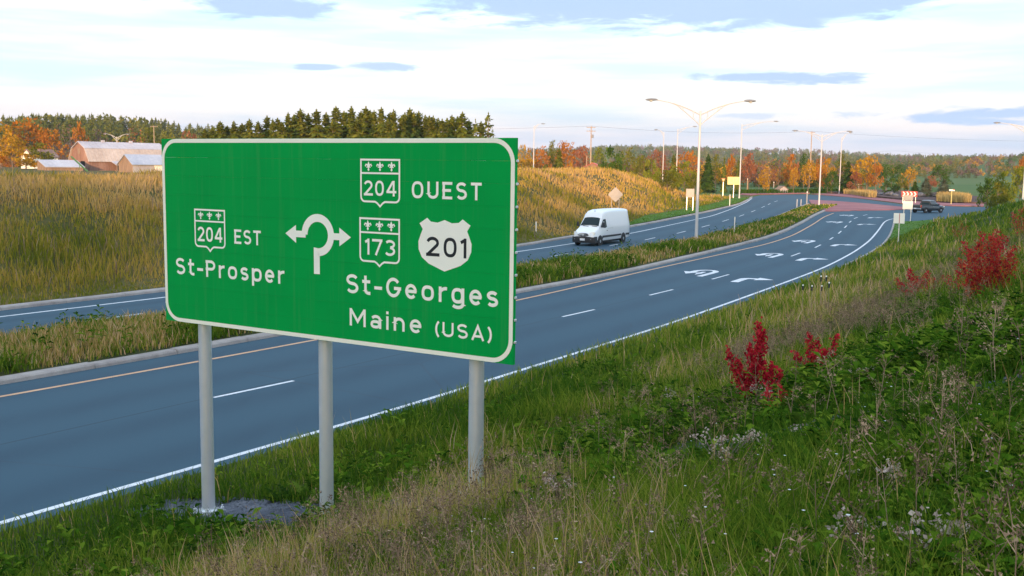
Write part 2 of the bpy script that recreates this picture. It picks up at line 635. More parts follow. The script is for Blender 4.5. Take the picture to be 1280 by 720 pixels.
# leaf ramps
M_['l_green'] = leaf_mat('green_leaves', [(0.014, 0.048, 0.004), (0.068, 0.155, 0.010), (0.21, 0.29, 0.028)])
M_['l_grass'] = leaf_mat('grass_blades', [(0.050, 0.115, 0.010), (0.18, 0.25, 0.022), (0.38, 0.35, 0.055), (0.58, 0.42, 0.16)])
M_['l_dry'] = leaf_mat('dry_grass_blades', [(0.16, 0.135, 0.025), (0.38, 0.25, 0.075), (0.58, 0.37, 0.16), (0.68, 0.46, 0.29)], 0.3)
M_['l_bank'] = leaf_mat('bank_grass_blades', [(0.17, 0.19, 0.018), (0.40, 0.30, 0.045), (0.56, 0.35, 0.09), (0.64, 0.41, 0.16)], 0.3)
M_['l_brown'] = leaf_mat('dead_weed_brown', [(0.10, 0.065, 0.042), (0.25, 0.165, 0.105), (0.47, 0.32, 0.21)], 0.2)
M_['l_fluff'] = leaf_mat('seed_fluff', [(0.30, 0.21, 0.175), (0.48, 0.36, 0.30), (0.68, 0.55, 0.48)], 0.3)
M_['l_white'] = leaf_mat('white_petals', [(0.7, 0.7, 0.68), (0.85, 0.85, 0.85)], 0.2)
M_['l_red'] = leaf_mat('red_autumn_leaves', [(0.20, 0.012, 0.022), (0.52, 0.018, 0.04), (0.70, 0.05, 0.065)], 0.35)
M_['l_redor'] = leaf_mat('orange_red_autumn_leaves', [(0.20, 0.016, 0.022), (0.48, 0.03, 0.035), (0.58, 0.12, 0.035)], 0.35)
M_['l_mown'] = leaf_mat('mown_blades', [(0.035, 0.10, 0.008), (0.070, 0.165, 0.012), (0.12, 0.20, 0.020)])
M_['l_conifer'] = leaf_mat('spruce_needles', [(0.045, 0.065, 0.009), (0.12, 0.145, 0.020), (0.23, 0.225, 0.035)], 0.1)
M_['l_conifer2'] = leaf_mat('blue_spruce_needles', [(0.05, 0.07, 0.045), (0.11, 0.14, 0.09), (0.18, 0.20, 0.13)], 0.1)
M_['l_orange'] = leaf_mat('orange_leaves', [(0.22, 0.075, 0.012), (0.42, 0.155, 0.02), (0.55, 0.24, 0.035)])
M_['l_gold'] = leaf_mat('golden_leaves', [(0.24, 0.125, 0.012), (0.46, 0.25, 0.018), (0.60, 0.34, 0.03)])
M_['l_rust'] = leaf_mat('rust_leaves', [(0.17, 0.065, 0.035), (0.31, 0.12, 0.06), (0.42, 0.17, 0.08)])
M_['l_purple'] = leaf_mat('bare_twigs', [(0.11, 0.065, 0.05), (0.19, 0.115, 0.09), (0.28, 0.18, 0.14)])
M_['l_olive'] = leaf_mat('olive_leaves', [(0.07, 0.085, 0.012), (0.15, 0.16, 0.02), (0.25, 0.23, 0.03)])
M_['l_ygreen'] = leaf_mat('yellow_green_leaves', [(0.085, 0.12, 0.012), (0.19, 0.22, 0.02), (0.30, 0.31, 0.035)])
M_['l_mid'] = leaf_mat('mid_green_leaves', [(0.022, 0.055, 0.008), (0.062, 0.125, 0.014), (0.13, 0.20, 0.025)])
M_['bark'] = ramp_mat('bark', [(0.10, 0.075, 0.055), (0.18, 0.14, 0.11), (0.28, 0.23, 0.19)], (1, 5, 20), stretch=(4, 4, 0.6))

# ------------------------------------------------------------------ the lie of the land
def px_line(pts, z=0.0):
    return np.array([G(x, y, z)[:2] for x, y in pts])


def resample(P, step=1.0, smooth=3.0):
    P = np.asarray(P, float)
    s = np.concatenate([[0], np.cumsum(np.linalg.norm(np.diff(P, axis=0), axis=1))])
    n = max(4, int(s[-1] / step))
    t = np.linspace(0, s[-1], n)
    Q = np.stack([np.interp(t, s, P[:, 0]), np.interp(t, s, P[:, 1])], 1)
    k = max(1, int(smooth / step))
    if k > 1:
        for _ in range(2):
            pad = np.concatenate([2 * Q[0] - Q[k:0:-1], Q, 2 * Q[-1] - Q[-2:-k - 2:-1]])
            c = np.cumsum(np.concatenate([np.zeros((1, 2)), pad]), axis=0)
            w = 2 * k + 1
            Q = (c[w:] - c[:-w]) / w
    return Q


def normals(P):
    """unit vectors to the right of the direction of travel"""
    t = np.gradient(P, axis=0)
    t /= np.linalg.norm(t, axis=1)[:, None]
    return np.stack([t[:, 1], -t[:, 0]], 1), t


def offset(P, d):
    n, _ = normals(P)
    return P + n * (np.asarray(d)[:, None] if np.ndim(d) else d)


def extend(P, back=0.0, fwd=0.0):
    P = np.asarray(P, float)
    out = [P]
    if back:
        d = P[0] - P[2]
        out.insert(0, (P[0] + d / np.linalg.norm(d) * back)[None])
    if fwd:
        d = P[-1] - P[-2]
        out.append((P[-1] + d / np.linalg.norm(d) * fwd)[None])
    return np.concatenate(out)


WHITE = resample(extend(px_line([(0, 655), (243, 582), (400, 540), (540, 500), (645, 463), (760, 430), (860, 397), (960, 361), (1030, 335), (1068, 315), (1087, 301), (1098, 288), (1105, 277.5), (1112, 273.5), (1122, 272.5)]), 60), 1.0, 4)
EDGE = resample(extend(px_line([(0, 662), (243, 587), (400, 544), (540, 503.5), (645, 466.5), (760, 433), (860, 400), (960, 365.5), (1035, 340), (1070, 325.5), (1100, 308), (1110, 296), (1114.5, 285), (1117, 275)]), 60), 1.0, 4)
ORANGE = resample(extend(px_line([(0, 496), (120, 474.5), (245, 453), (390, 426), (642, 377), (720, 359), (800, 340), (880, 322.5), (960, 305), (992, 294), (1017, 280), (1030, 271), (1042, 266.5)]), 60), 1.0, 4)
MEDN = resample(extend(px_line([(0, 482), (100, 463), (245, 440), (320, 425), (642, 368), (765, 345.5), (840, 328), (915, 310), (960, 298.5), (985, 289), (1008, 277), (1021, 269), (1032, 264)]), 60), 1.0, 4)
MEDF = resample(extend(px_line([(0, 427), (180, 402.5), (642, 338), (715, 328), (765, 319), (835, 306), (890, 296), (960, 275), (985, 264.5), (1009, 255)]), 60), 1.0, 4)
FWHITE = resample(extend(px_line([(0, 395.5), (207, 372), (645, 315), (720, 304), (795, 290.5), (890, 270), (915, 261), (933, 253), (940, 248)]), 60), 1.0, 4)
FKERB = resample(extend(px_line([(0, 388), (207, 365), (642, 310), (790, 284), (820, 278.5), (882, 266), (926, 255.5), (937, 250), (941, 246.5)]), 60), 1.0, 4)
GUIDE_R = resample(extend(px_line([(0, 660), (243, 586), (400, 543), (540, 503), (645, 466), (760, 433), (860, 400), (960, 365), (1035, 340), (1070, 325.5), (1100, 308), (1110, 297), (1118, 277)]), 70, 0), 1.0, 8)
GUIDE_F = resample(extend(px_line([(0, 386.5), (207, 363.5), (642, 308.5), (790, 283), (820, 277.5), (882, 265.5), (924, 255), (940, 248)]), 90, 8), 1.0, 8)


def snoise(x, y, sc, seed):
    """smooth value noise, vectorised"""
    r_ = np.random.default_rng(seed)
    tab = r_.random((64, 64))
    u, v = np.asarray(x) / sc + 1000.37, np.asarray(y) / sc + 1000.71
    i, j = np.floor(u).astype(int), np.floor(v).astype(int)
    fu, fv = u - i, v - j
    fu, fv = fu * fu * (3 - 2 * fu), fv * fv * (3 - 2 * fv)
    a, b = tab[i % 64, j % 64], tab[(i + 1) % 64, j % 64]
    c, d = tab[i % 64, (j + 1) % 64], tab[(i + 1) % 64, (j + 1) % 64]
    return (a * (1 - fu) + b * fu) * (1 - fv) + (c * (1 - fu) + d * fu) * fv - 0.5


def nearest(P, x, y):
    """distance along and signed distance to the right of a line"""
    x, y = np.atleast_1d(x).astype(float), np.atleast_1d(y).astype(float)
    A, B = P[:-1], P[1:]
    D = B - A
    L2 = (D ** 2).sum(1)
    s0 = np.concatenate([[0], np.cumsum(np.sqrt(L2))])
    S, DD = np.zeros_like(x), np.zeros_like(x)
    for k in range(0, len(x), 4000):
        px, py = x[k:k + 4000, None], y[k:k + 4000, None]
        t = np.clip(((px - A[:, 0]) * D[:, 0] + (py - A[:, 1]) * D[:, 1]) / L2, 0, 1)
        qx, qy = px - (A[:, 0] + D[:, 0] * t), py - (A[:, 1] + D[:, 1] * t)
        d2 = qx ** 2 + qy ** 2
        m = d2.argmin(1)
        r_ = np.arange(len(m))
        sg = np.sign(qx[r_, m] * D[m, 1] - qy[r_, m] * D[m, 0])
        S[k:k + 4000] = s0[m] + t[r_, m] * np.sqrt(L2[m])
        DD[k:k + 4000] = np.sqrt(d2[r_, m]) * sg
    return S, DD


def smooth01(t):
    t = np.clip(t, 0, 1)
    return t * t * (3 - 2 * t)


_pd = np.linspace(0, 70, 701)
_pz = np.interp(_pd, [0, 1, 3.1, 5.8, 8.7, 12, 16.3, 20, 26, 40, 70], [0.0, 0.06, 0.30, 0.80, 1.70, 2.95, 4.62, 5.2, 5.45, 5.4, 5.0])
_k = np.hanning(31)
_pz = np.convolve(np.pad(_pz, 15, mode='edge'), _k / _k.sum(), 'valid')
_pz -= _pz[0] * np.exp(-_pd / 1.5)


def z_right(x, y, d):
    ends = smooth01((np.asarray(y) - 92) / 50)
    z = np.interp(d, _pd, _pz) * (1 - 0.45 * ends)
    b = snoise(x, y, 3.1, 1) * 0.30 + snoise(x, y, 0.9, 2) * 0.10
    return z + b * np.clip(d / 6, 0, 1)


_fd = np.linspace(0, 520, 5201)
_fz = np.interp(_fd, [0, 1.2, 3.0, 12.5, 15, 20, 38, 520], [0.13, 0.2, 0.65, 5.0, 5.45, 5.3, 4.0, 3.9])


def z_far(x, y, d, yg):
    yg = np.asarray(yg, float)
    y = np.asarray(y, float)
    x = np.asarray(x, float)
    low = smooth01((yg - 162) / 50) * (1 - smooth01((d - 25) / 40) * smooth01((-x - 5) / 30))
    shelf = 3.4 * smooth01((yg - 100) / 30)
    z = np.interp(np.maximum(d - shelf, 0), _fd, _fz) * (1 - 0.93 * low) * (0.87 + 0.12 * smooth01((yg - 50) / 35))
    z = np.maximum(z, 0.13 + 0.04 * np.minimum(d, 4))
    b = snoise(x, y, 7, 3) * 0.55 + snoise(x, y, 1.7, 4) * 0.22
    return z + b * np.clip((d - 2) / 6, 0, 1) * np.clip((30 - d) / 18, 0.15, 1) * (1 - 0.8 * low)


_gs = np.concatenate([[0], np.cumsum(np.linalg.norm(np.diff(GUIDE_F, axis=0), axis=1))])


def guide_y(s):
    return np.interp(s, _gs, GUIDE_F[:, 1])


def z_base(x, y):
    x, y = np.asarray(x, float), np.asarray(y, float)
    r_ = np.hypot(x, y)
    z = -0.06 + 0.0 * x
    # the rise behind the camera that shades the cutting at this hour
    back = smooth01((-y - 45) / 70) * smooth01((520 - np.abs(x + 30)) / 200)
    z = z + back * (17.8 + 3.0 * snoise(x, y, 23, 5) + 2.0 * snoise(x, y, 9, 15))
    # wooded hill at the left
    z = z + 19 * np.exp(-(((x + 300) / 105) ** 2 + ((y - 720) / 190) ** 2))
    z = z + 8 * np.exp(-(((x + 170) / 120) ** 2 + ((y - 800) / 200) ** 2))
    # wide valley, then the far ridge
    ridge = smooth01((y - 1250) / 1250) * (21 + 16 * snoise(x, y, 420, 6) + 6 * snoise(x, y, 150, 7) - 9 * smooth01((x - 500) / 900) + 6 * smooth01((600 - np.abs(x - 300)) / 600))
    nearr = smooth01((y - 620) / 500) * (9 + 10 * snoise(x, y, 260, 8)) * smooth01((x - 60) / 160)
    east = 17 * np.exp(-(((x - 560) / 150) ** 2 + ((y - 930) / 260) ** 2))
    return z + (ridge + nearr + east) * (y > 0)


def H(x, y):
    """height of the ground"""
    x, y = np.atleast_1d(x).astype(float), np.atleast_1d(y).astype(float)
    z = z_base(x, y)
    sr, dr = nearest(GUIDE_R, x, y)
    ok = (dr > 0) & (dr < 62) & (sr > 0.01) & (y < GUIDE_R[-1, 1] - 0.3 * (x - GUIDE_R[-1, 0]) - 0.2)
    z = np.where(ok, np.maximum(z_right(x, y, np.maximum(dr, 0)), z), z)
    sf, df = nearest(GUIDE_F, x, y)
    Lf = np.linalg.norm(np.diff(GUIDE_F, axis=0), axis=1).sum()
    ok = (df < 0) & (df > -500) & (sf > 0.01) & (sf < Lf - 0.01)
    z = np.where(ok, np.maximum(z_far(x, y, np.maximum(-df, 0), guide_y(sf)), z), z)
    return z


def h1(x, y):
    return float(H(x, y)[0])


def T(px, py, tmax=420.0):
    """where the line of sight through a pixel of the photograph meets the ground"""
    d = ray(px, py)
    t = np.concatenate([np.arange(1, 60, 0.05), np.arange(60, tmax, 0.25)])
    x, y, z = d.x * t, d.y * t, EYE + d.z * t
    k = np.nonzero(z < H(x, y))[0]
    i = k[0] if len(k) else len(t) - 1
    return Vector((x[i], y[i], h1(x[i], y[i])))


# ------------------------------------------------------------------ ground sheets
def grid_object(name, X, Y, Z, mat, kind='structure'):
    n, m = X.shape
    V_ = np.stack([X, Y, Z], -1).reshape(-1, 3)
    i = np.arange(n * m).reshape(n, m)
    a, b, c, d = i[:-1, :-1].ravel(), i[1:, :-1].ravel(), i[1:, 1:].ravel(), i[:-1, 1:].ravel()
    Tq = np.concatenate([np.stack([a, b, c], 1), np.stack([a, c, d], 1)])
    me = np_mesh(name, V_, Tq, mat, smooth=True)
    # faces up
    if me.polygons[0].normal.z < 0:
        me.flip_normals()
    o = link(name, me)
    o['kind'] = kind
    return o


angs = np.unique(np.concatenate([np.arange(-42, 42, 0.45), np.arange(-180, 181, 3.0)]))
rad = np.concatenate([[0.0], np.geomspace(2, 9000, 210)])
RR, AA = np.meshgrid(rad, np.radians(angs), indexing='ij')
GX, GY = RR * np.sin(AA), RR * np.cos(AA)
grid_object('ground', GX, GY, z_base(GX, GY), M_['field'])

n_r, _ = normals(GUIDE_R)
dR = np.concatenate([np.arange(0, 6, 0.3), np.arange(6, 24, 0.45), np.arange(24, 62.1, 2.0)])
PX = GUIDE_R[:, None, 0] + n_r[:, None, 0] * dR
PY = GUIDE_R[:, None, 1] + n_r[:, None, 1] * dR
PZ = z_right(PX, PY, np.broadcast_to(dR, PX.shape))
PZ[:, 0] = -0.05
PZ[-1, :] = -0.05
grid_object('near_embankment', PX, PY, PZ, M_['soil'])

n_f, _ = normals(GUIDE_F)
dF = np.concatenate([np.arange(0, 24, 0.6), [26, 30, 36, 45, 60, 80, 110, 150, 200, 260, 330, 400, 500]])
FX = GUIDE_F[:, None, 0] - n_f[:, None, 0] * dF
FY = GUIDE_F[:, None, 1] - n_f[:, None, 1] * dF
FZ = z_far(FX, FY, np.broadcast_to(dF, FX.shape), np.broadcast_to(GUIDE_F[:, 1:2], FX.shape))
FZ[:, 0] = -0.05
FZ[-1, :] = np.minimum(FZ[-1, :], 0.02)
grid_object('far_embankment', FX, FY, FZ, M_['banksoil'])


kk = (GUIDE_R[:, 1] > 92)
dq = np.array([0.12, 0.4, 1.0, 2.0, 3.0, 4.2])
fac = np.clip((GUIDE_R[kk, 1] - 91) * 0.10, 0.1, 1.0)[:, None]
mx_ = GUIDE_R[kk, 0][:, None] + n_r[kk, 0][:, None] * dq * fac
my_ = GUIDE_R[kk, 1][:, None] + n_r[kk, 1][:, None] * dq * fac
grid_object('mown_grass', mx_, my_, z_right(mx_, my_, dq * fac) + 0.035, M_['mown'])
kk = (GUIDE_F[:, 1] > 101) & (GUIDE_F[:, 1] < 212)
dq = np.array([0.4, 0.8, 1.4, 2.2, 3.2])
fac = np.clip((GUIDE_F[kk, 1] - 100) * 0.04, 0.15, 1.0)[:, None]
mx_ = GUIDE_F[kk, 0][:, None] - n_f[kk, 0][:, None] * dq * fac
my_ = GUIDE_F[kk, 1][:, None] - n_f[kk, 1][:, None] * dq * fac
grid_object('mown_grass', mx_, my_, z_far(mx_, my_, dq * fac + 0 * mx_, np.broadcast_to(GUIDE_F[kk, 1:2], mx_.shape)) + 0.035, M_['mown'])


# ------------------------------------------------------------------ roads
def strip(mb, A, B, za, zb=None):
    """ribbon between two lines of equal count"""
    n = len(A)
    V_ = [(p[0], p[1], za) for p in A] + [(p[0], p[1], za if zb is None else zb) for p in B]
    return mb.add(V_, [(i, i + 1, n + i + 1, n + i) for i in range(n - 1)])


def same(P, n):
    s = np.concatenate([[0], np.cumsum(np.linalg.norm(np.diff(P, axis=0), axis=1))])
    t = np.linspace(0, s[-1], n)
    return np.stack([np.interp(t, s, P[:, 0]), np.interp(t, s, P[:, 1])], 1)


def flat(name, poly, z, mat, parent=None, kind=None):
    """flat sheet of any outline"""
    me = bpy.data.meshes.new(name)
    bm = bmesh.new()
    vs_ = [bm.verts.new((p[0], p[1], z)) for p in poly]
    f = bm.faces.new(vs_)
    bmesh.ops.triangulate(bm, faces=[f])
    bm.normal_update()
    for q in bm.faces:
        if q.normal.z < 0:
            q.normal_flip()
    bm.to_mesh(me)
    bm.free()
    me.materials.append(mat)
    o = link(name, me, parent)
    if kind:
        o['kind'] = kind
    return o


NEAR_ROAD = strip(MB(), same(offset(MEDN, -0.1), 220), same(offset(EDGE, 0.15), 220), 0.0).build('near_carriageway', M_['asphalt'], fix=False)
FAR_ROAD = strip(MB(), same(offset(FKERB, -0.1), 220), same(offset(MEDF, 0.6), 220), 0.0).build('far_carriageway', M_['asphalt'], fix=False)
for o in (NEAR_ROAD, FAR_ROAD):
    o['kind'] = 'structure'
    at_ = o.data.attributes.new('across', 'FLOAT', 'POINT')
    nv = len(o.data.vertices) // 2
    at_.data.foreach_set('value', np.concatenate([np.zeros(nv), np.ones(nv)]).astype(np.float32))
ring = px_line([(928, 255.5), (937, 250), (941, 246.3), (950, 244.2), (975, 243.2), (1003, 243.0), (1020, 243.6), (1060, 246.5), (1125, 255), (1205, 258.5), (1300, 259),
                (1300, 268), (1180, 275), (1117, 277), (1110, 282), (1080, 284), (1040, 276), (1030, 268), (1012, 258), (985, 264), (962, 271), (940, 275)])
ROUND = flat('roundabout_road', ring, -0.004, M_['asphalt'], kind='structure')


def slab_obj(name, pxs, z0, z1, mat, kind='structure'):
    o = MB().slab([tuple(p) for p in px_line(pxs)], z0, z1).build(name, mat)
    o['kind'] = kind
    return o


slab_obj('paved_splitter_island', [(1011, 250.2), (1040, 251.5), (1080, 254.5), (1126, 259), (1142, 261.5), (1120, 262.6), (1080, 263.2), (1040, 264.4), (1025, 263.8), (1016, 258)], -0.03, 0.10, M_['pavers'])
slab_obj('truck_apron', [(1014, 242.6), (1032, 242.2), (1062, 243), (1100, 248), (1160, 253.5), (1230, 255.5), (1230, 258), (1160, 257), (1125, 254.2), (1080, 248.6), (1056, 246.0), (1034, 244.2)], -0.03, 0.10, M_['pavers'])
slab_obj('central_island_bed', [(1034, 241.5), (1062, 242.4), (1100, 247.2), (1160, 252.8), (1230, 255.0), (1236, 248), (1150, 240), (1080, 237.5), (1040, 238.5)], -0.03, 0.30, M_['mulch'])
slab_obj('roundabout_pavement', [(938, 244.6), (950, 243.2), (1003, 242.2), (1012, 242.2), (1012, 240.8), (985, 240.6), (930, 241.6), (925, 243.4)], -0.03, 0.14, M_['pavers'])


def kerb(name, P, side, w=0.32, h=0.14, parent=None):
    """kerb stones cast in 3 m lengths with an open joint between them"""
    mb = MB()
    n, _ = normals(P)
    s = np.concatenate([[0], np.cumsum(np.linalg.norm(np.diff(P, axis=0), axis=1))])
    k = 0
    Ls = s[-1]
    at = lambda t: np.array([np.interp(t, s, P[:, 0]), np.interp(t, s, P[:, 1])])
    nn = lambda t: np.array([np.interp(t, s, n[:, 0]), np.interp(t, s, n[:, 1])])
    q0 = 0.0
    while q0 < Ls - 0.5:
        q1 = min(q0 + 2.98, Ls)
        dz = random.uniform(-0.012, 0.012)
        rings = []
        for q in (q0, (q0 + q1) / 2, q1):
            p, m = at(q), nn(q) * side
            rings.append([(*(p), -0.05), (*(p + m * 0.02), h - 0.05 + dz), (*(p + m * 0.07), h + dz), (*(p + m * (w - 0.02)), h + dz + 0.005), (*(p + m * w), h - 0.04), (*(p + m * w), -0.05)])
        mb.loft(rings)
        q0 += 3.0
    o = mb.build(name, M_['concrete'], parent)
    o['kind'] = 'structure'
    return o


kerb('kerb', MEDN, -1, 0.42)
kerb('kerb', FKERB, -1, 0.45)
kerb('kerb', MEDF, 1, 0.35)
kerb('kerb', EDGE[EDGE[:, 1] > 66], 1, 0.22, 0.10)

# median: a low grassed hump between its kerbs
nM = 240
mA, mB = same(offset(MEDF, 0.3), nM), same(offset(MEDN, -0.38), nM)
ws = np.array([0, 0.08, 0.25, 0.5, 0.75, 0.92, 1.0])
hz = np.array([0.10, 0.16, 0.26, 0.32, 0.28, 0.16, 0.10])
MX = mA[:, None, 0] * (1 - ws) + mB[:, None, 0] * ws
MY = mA[:, None, 1] * (1 - ws) + mB[:, None, 1] * ws
MZ = np.broadcast_to(hz, MX.shape) + snoise(MX, MY, 2.2, 9) * 0.12 * np.sin(np.pi * ws)
grid_object('median', MX, MY, MZ, M_['soil'])


# painted lines: sheets 4 mm proud of the asphalt
def line(name, P, w, mat, parent, z=0.004):
    n, _ = normals(P)
    return strip(MB(), P - n * w / 2, P + n * w / 2, z).build(name, mat, parent, fix=False)


line('edge_line', WHITE, 0.16, M_['linewhite'], NEAR_ROAD)
line('edge_line', ORANGE, 0.17, M_['lineorange'], NEAR_ROAD)
line('edge_line', FWHITE, 0.17, M_['linewhite'], FAR_ROAD)


def dash(a, b, parent, w=0.13):
    a, b = np.array(a), np.array(b)
    t = (b - a) / np.linalg.norm(b - a)
    n = np.array([t[1], -t[0]]) * w / 2
    MB().add([(*(a - n), 0.004), (*(a + n), 0.004), (*(b + n), 0.004), (*(b - n), 0.004)], [(0, 1, 2, 3)]).build('lane_dash', M_['linewhite'], parent, fix=False)


for q in [((267, 497), (367, 476)), ((703, 396), (743, 387)), ((812, 369), (841, 362)), ((890, 349), (911, 343.2)), ((989, 320.3), (1000, 316.2)), ((1018.8, 309.5), (1026, 306)), ((1037, 299.5), (1041.5, 296.7)), ((1048, 292), (1051.5, 288.8)), ((1055.5, 284.8), (1058.5, 282)), ((1061.5, 278.2), (1064, 276.2)), ((1067.5, 273.3), (1072, 271.6)), ((1079, 269.4), (1084, 268.2))]:
    dash(G(*q[0])[:2], G(*q[1])[:2], NEAR_ROAD)
dA, dB = np.array(G(267, 497)[:2]), np.array(G(703, 396)[:2])
u_ = (dB - dA) / np.linalg.norm(dB - dA)
gap = np.linalg.norm(dB - dA) / 2
dash(dA + u_ * gap, dA + u_ * (gap + 2.8), NEAR_ROAD)
dash(dA - u_ * gap, dA - u_ * (gap - 2.8), NEAR_ROAD)
for q in [((103, 402), (178, 392)), ((689, 320.5), (710, 317)), ((762, 307.3), (772, 305.3)), ((806, 300), (819, 297)), ((846, 291.8), (857, 289)), ((877, 284), (887, 281.3)), ((903, 276.8), (911, 274.3)), ((924, 270.5), (930, 268.3)), ((939, 265), (944, 263)), ((952, 259.5), (956, 257.7)), ((960, 255.8), (963, 254.4)), ((968, 252.3), (972, 251))]:
    dash(G(*q[0])[:2], G(*q[1])[:2], FAR_ROAD)
fA, fB = np.array(G(103, 402)[:2]), np.array(G(689, 320.5)[:2])
for k in range(1, 4):
    p = fA + (fB - fA) * k / 4
    dash(p, p + (fB - fA) / np.linalg.norm(fB - fA) * 2.8, FAR_ROAD)


def stroke2(path, w, closed=False):
    """mitred ribbon: returns 2-D vertices and quads"""
    P = [np.array(p, float) for p in path]
    n = len(P)
    L_, R_ = [], []
    for i in range(n):
        a = P[i - 1] if (i > 0 or closed) else None
        b = P[(i + 1) % n] if (i < n - 1 or closed) else None
        d1 = (P[i] - a) if a is not None else (b - P[i])
        d2 = (b - P[i]) if b is not None else d1
        d1 = d1 / (np.linalg.norm(d1) + 1e-12)
        d2 = d2 / (np.linalg.norm(d2) + 1e-12)
        n1, n2 = np.array([-d1[1], d1[0]]), np.array([-d2[1], d2[0]])
        m = n1 + n2
        m = m / (np.linalg.norm(m) + 1e-12)
        k = min(1 / max(m @ n1, 0.3), 2.4)
        L_.append(P[i] + m * w / 2 * k)
        R_.append(P[i] - m * w / 2 * k)
    V_ = L_ + R_
    m_ = n if closed else n - 1
    F_ = [(i, n + i, n + (i + 1) % n, (i + 1) % n) for i in range(m_)]
    return V_, F_


def road_mark(c, polys, strokes, u, s, parent, name):
    """u: unit vector 'ahead'; local x to the right, y ahead"""
    u = np.array(u)
    v = np.array([u[1], -u[0]])
    tr = lambda p, z: (c[0] + v[0] * p[0] * s + u[0] * p[1] * s, c[1] + v[1] * p[0] * s + u[1] * p[1] * s, z)
    mb = MB()
    z = 0.004
    for path, w in strokes:
        V_, F_ = stroke2(path, w)
        mb.add([tr(p, z) for p in V_], F_)
        z += 0.0006
    for pl in polys:
        mb.add([tr(p, z) for p in pl], [tuple(range(len(pl)))])
        z += 0.0006
    mb.build(name, M_['linewhite'], parent, fix=False)


def arc(cx, cy, rx, ry, a0, a1, n=12):
    return [(cx + rx * math.cos(R(a0 + (a1 - a0) * i / n)), cy + ry * math.sin(R(a0 + (a1 - a0) * i / n))) for i in range(n + 1)]


u_ = (0.47, 0.883)
for q in [(937, 350), (1012, 324.2), (1052, 306.5), (1081, 280.6), (1093, 272.2)]:
    c = G(*q)
    road_mark(c, [[(0.25, 1.85), (0.25, 0.05), (1.45, 0.95)]], [([(-0.55, -1.9), (-0.55, 0.2)] + arc(-0.15, 0.35, 0.4, 0.6, 180, 90, 6) + [(0.26, 0.95)], 0.56)], u_, 0.80, NEAR_ROAD, 'lane_arrow')
for q in [(878, 340.5), (963, 318.6), (1006, 301.6), (1044, 277.6), (1059, 269.2)]:
    c = G(*q)
    hook = [(0.55, -2.3), (0.6, -0.2)] + arc(0.0, 0.5, 0.6, 1.0, 0, 180, 12) + [(-0.62, 0.0)]
    road_mark(c, [[(-1.15, 0.05), (-0.12, 0.05), (-0.62, -1.25)], [(-0.18, -0.55), (0.22, -0.55), (0.02, -1.55)]], [(hook, 0.36), ([(0.02, 0.35), (0.02, -0.56)], 0.24)], u_, 1.0, NEAR_ROAD, 'lane_arrow')

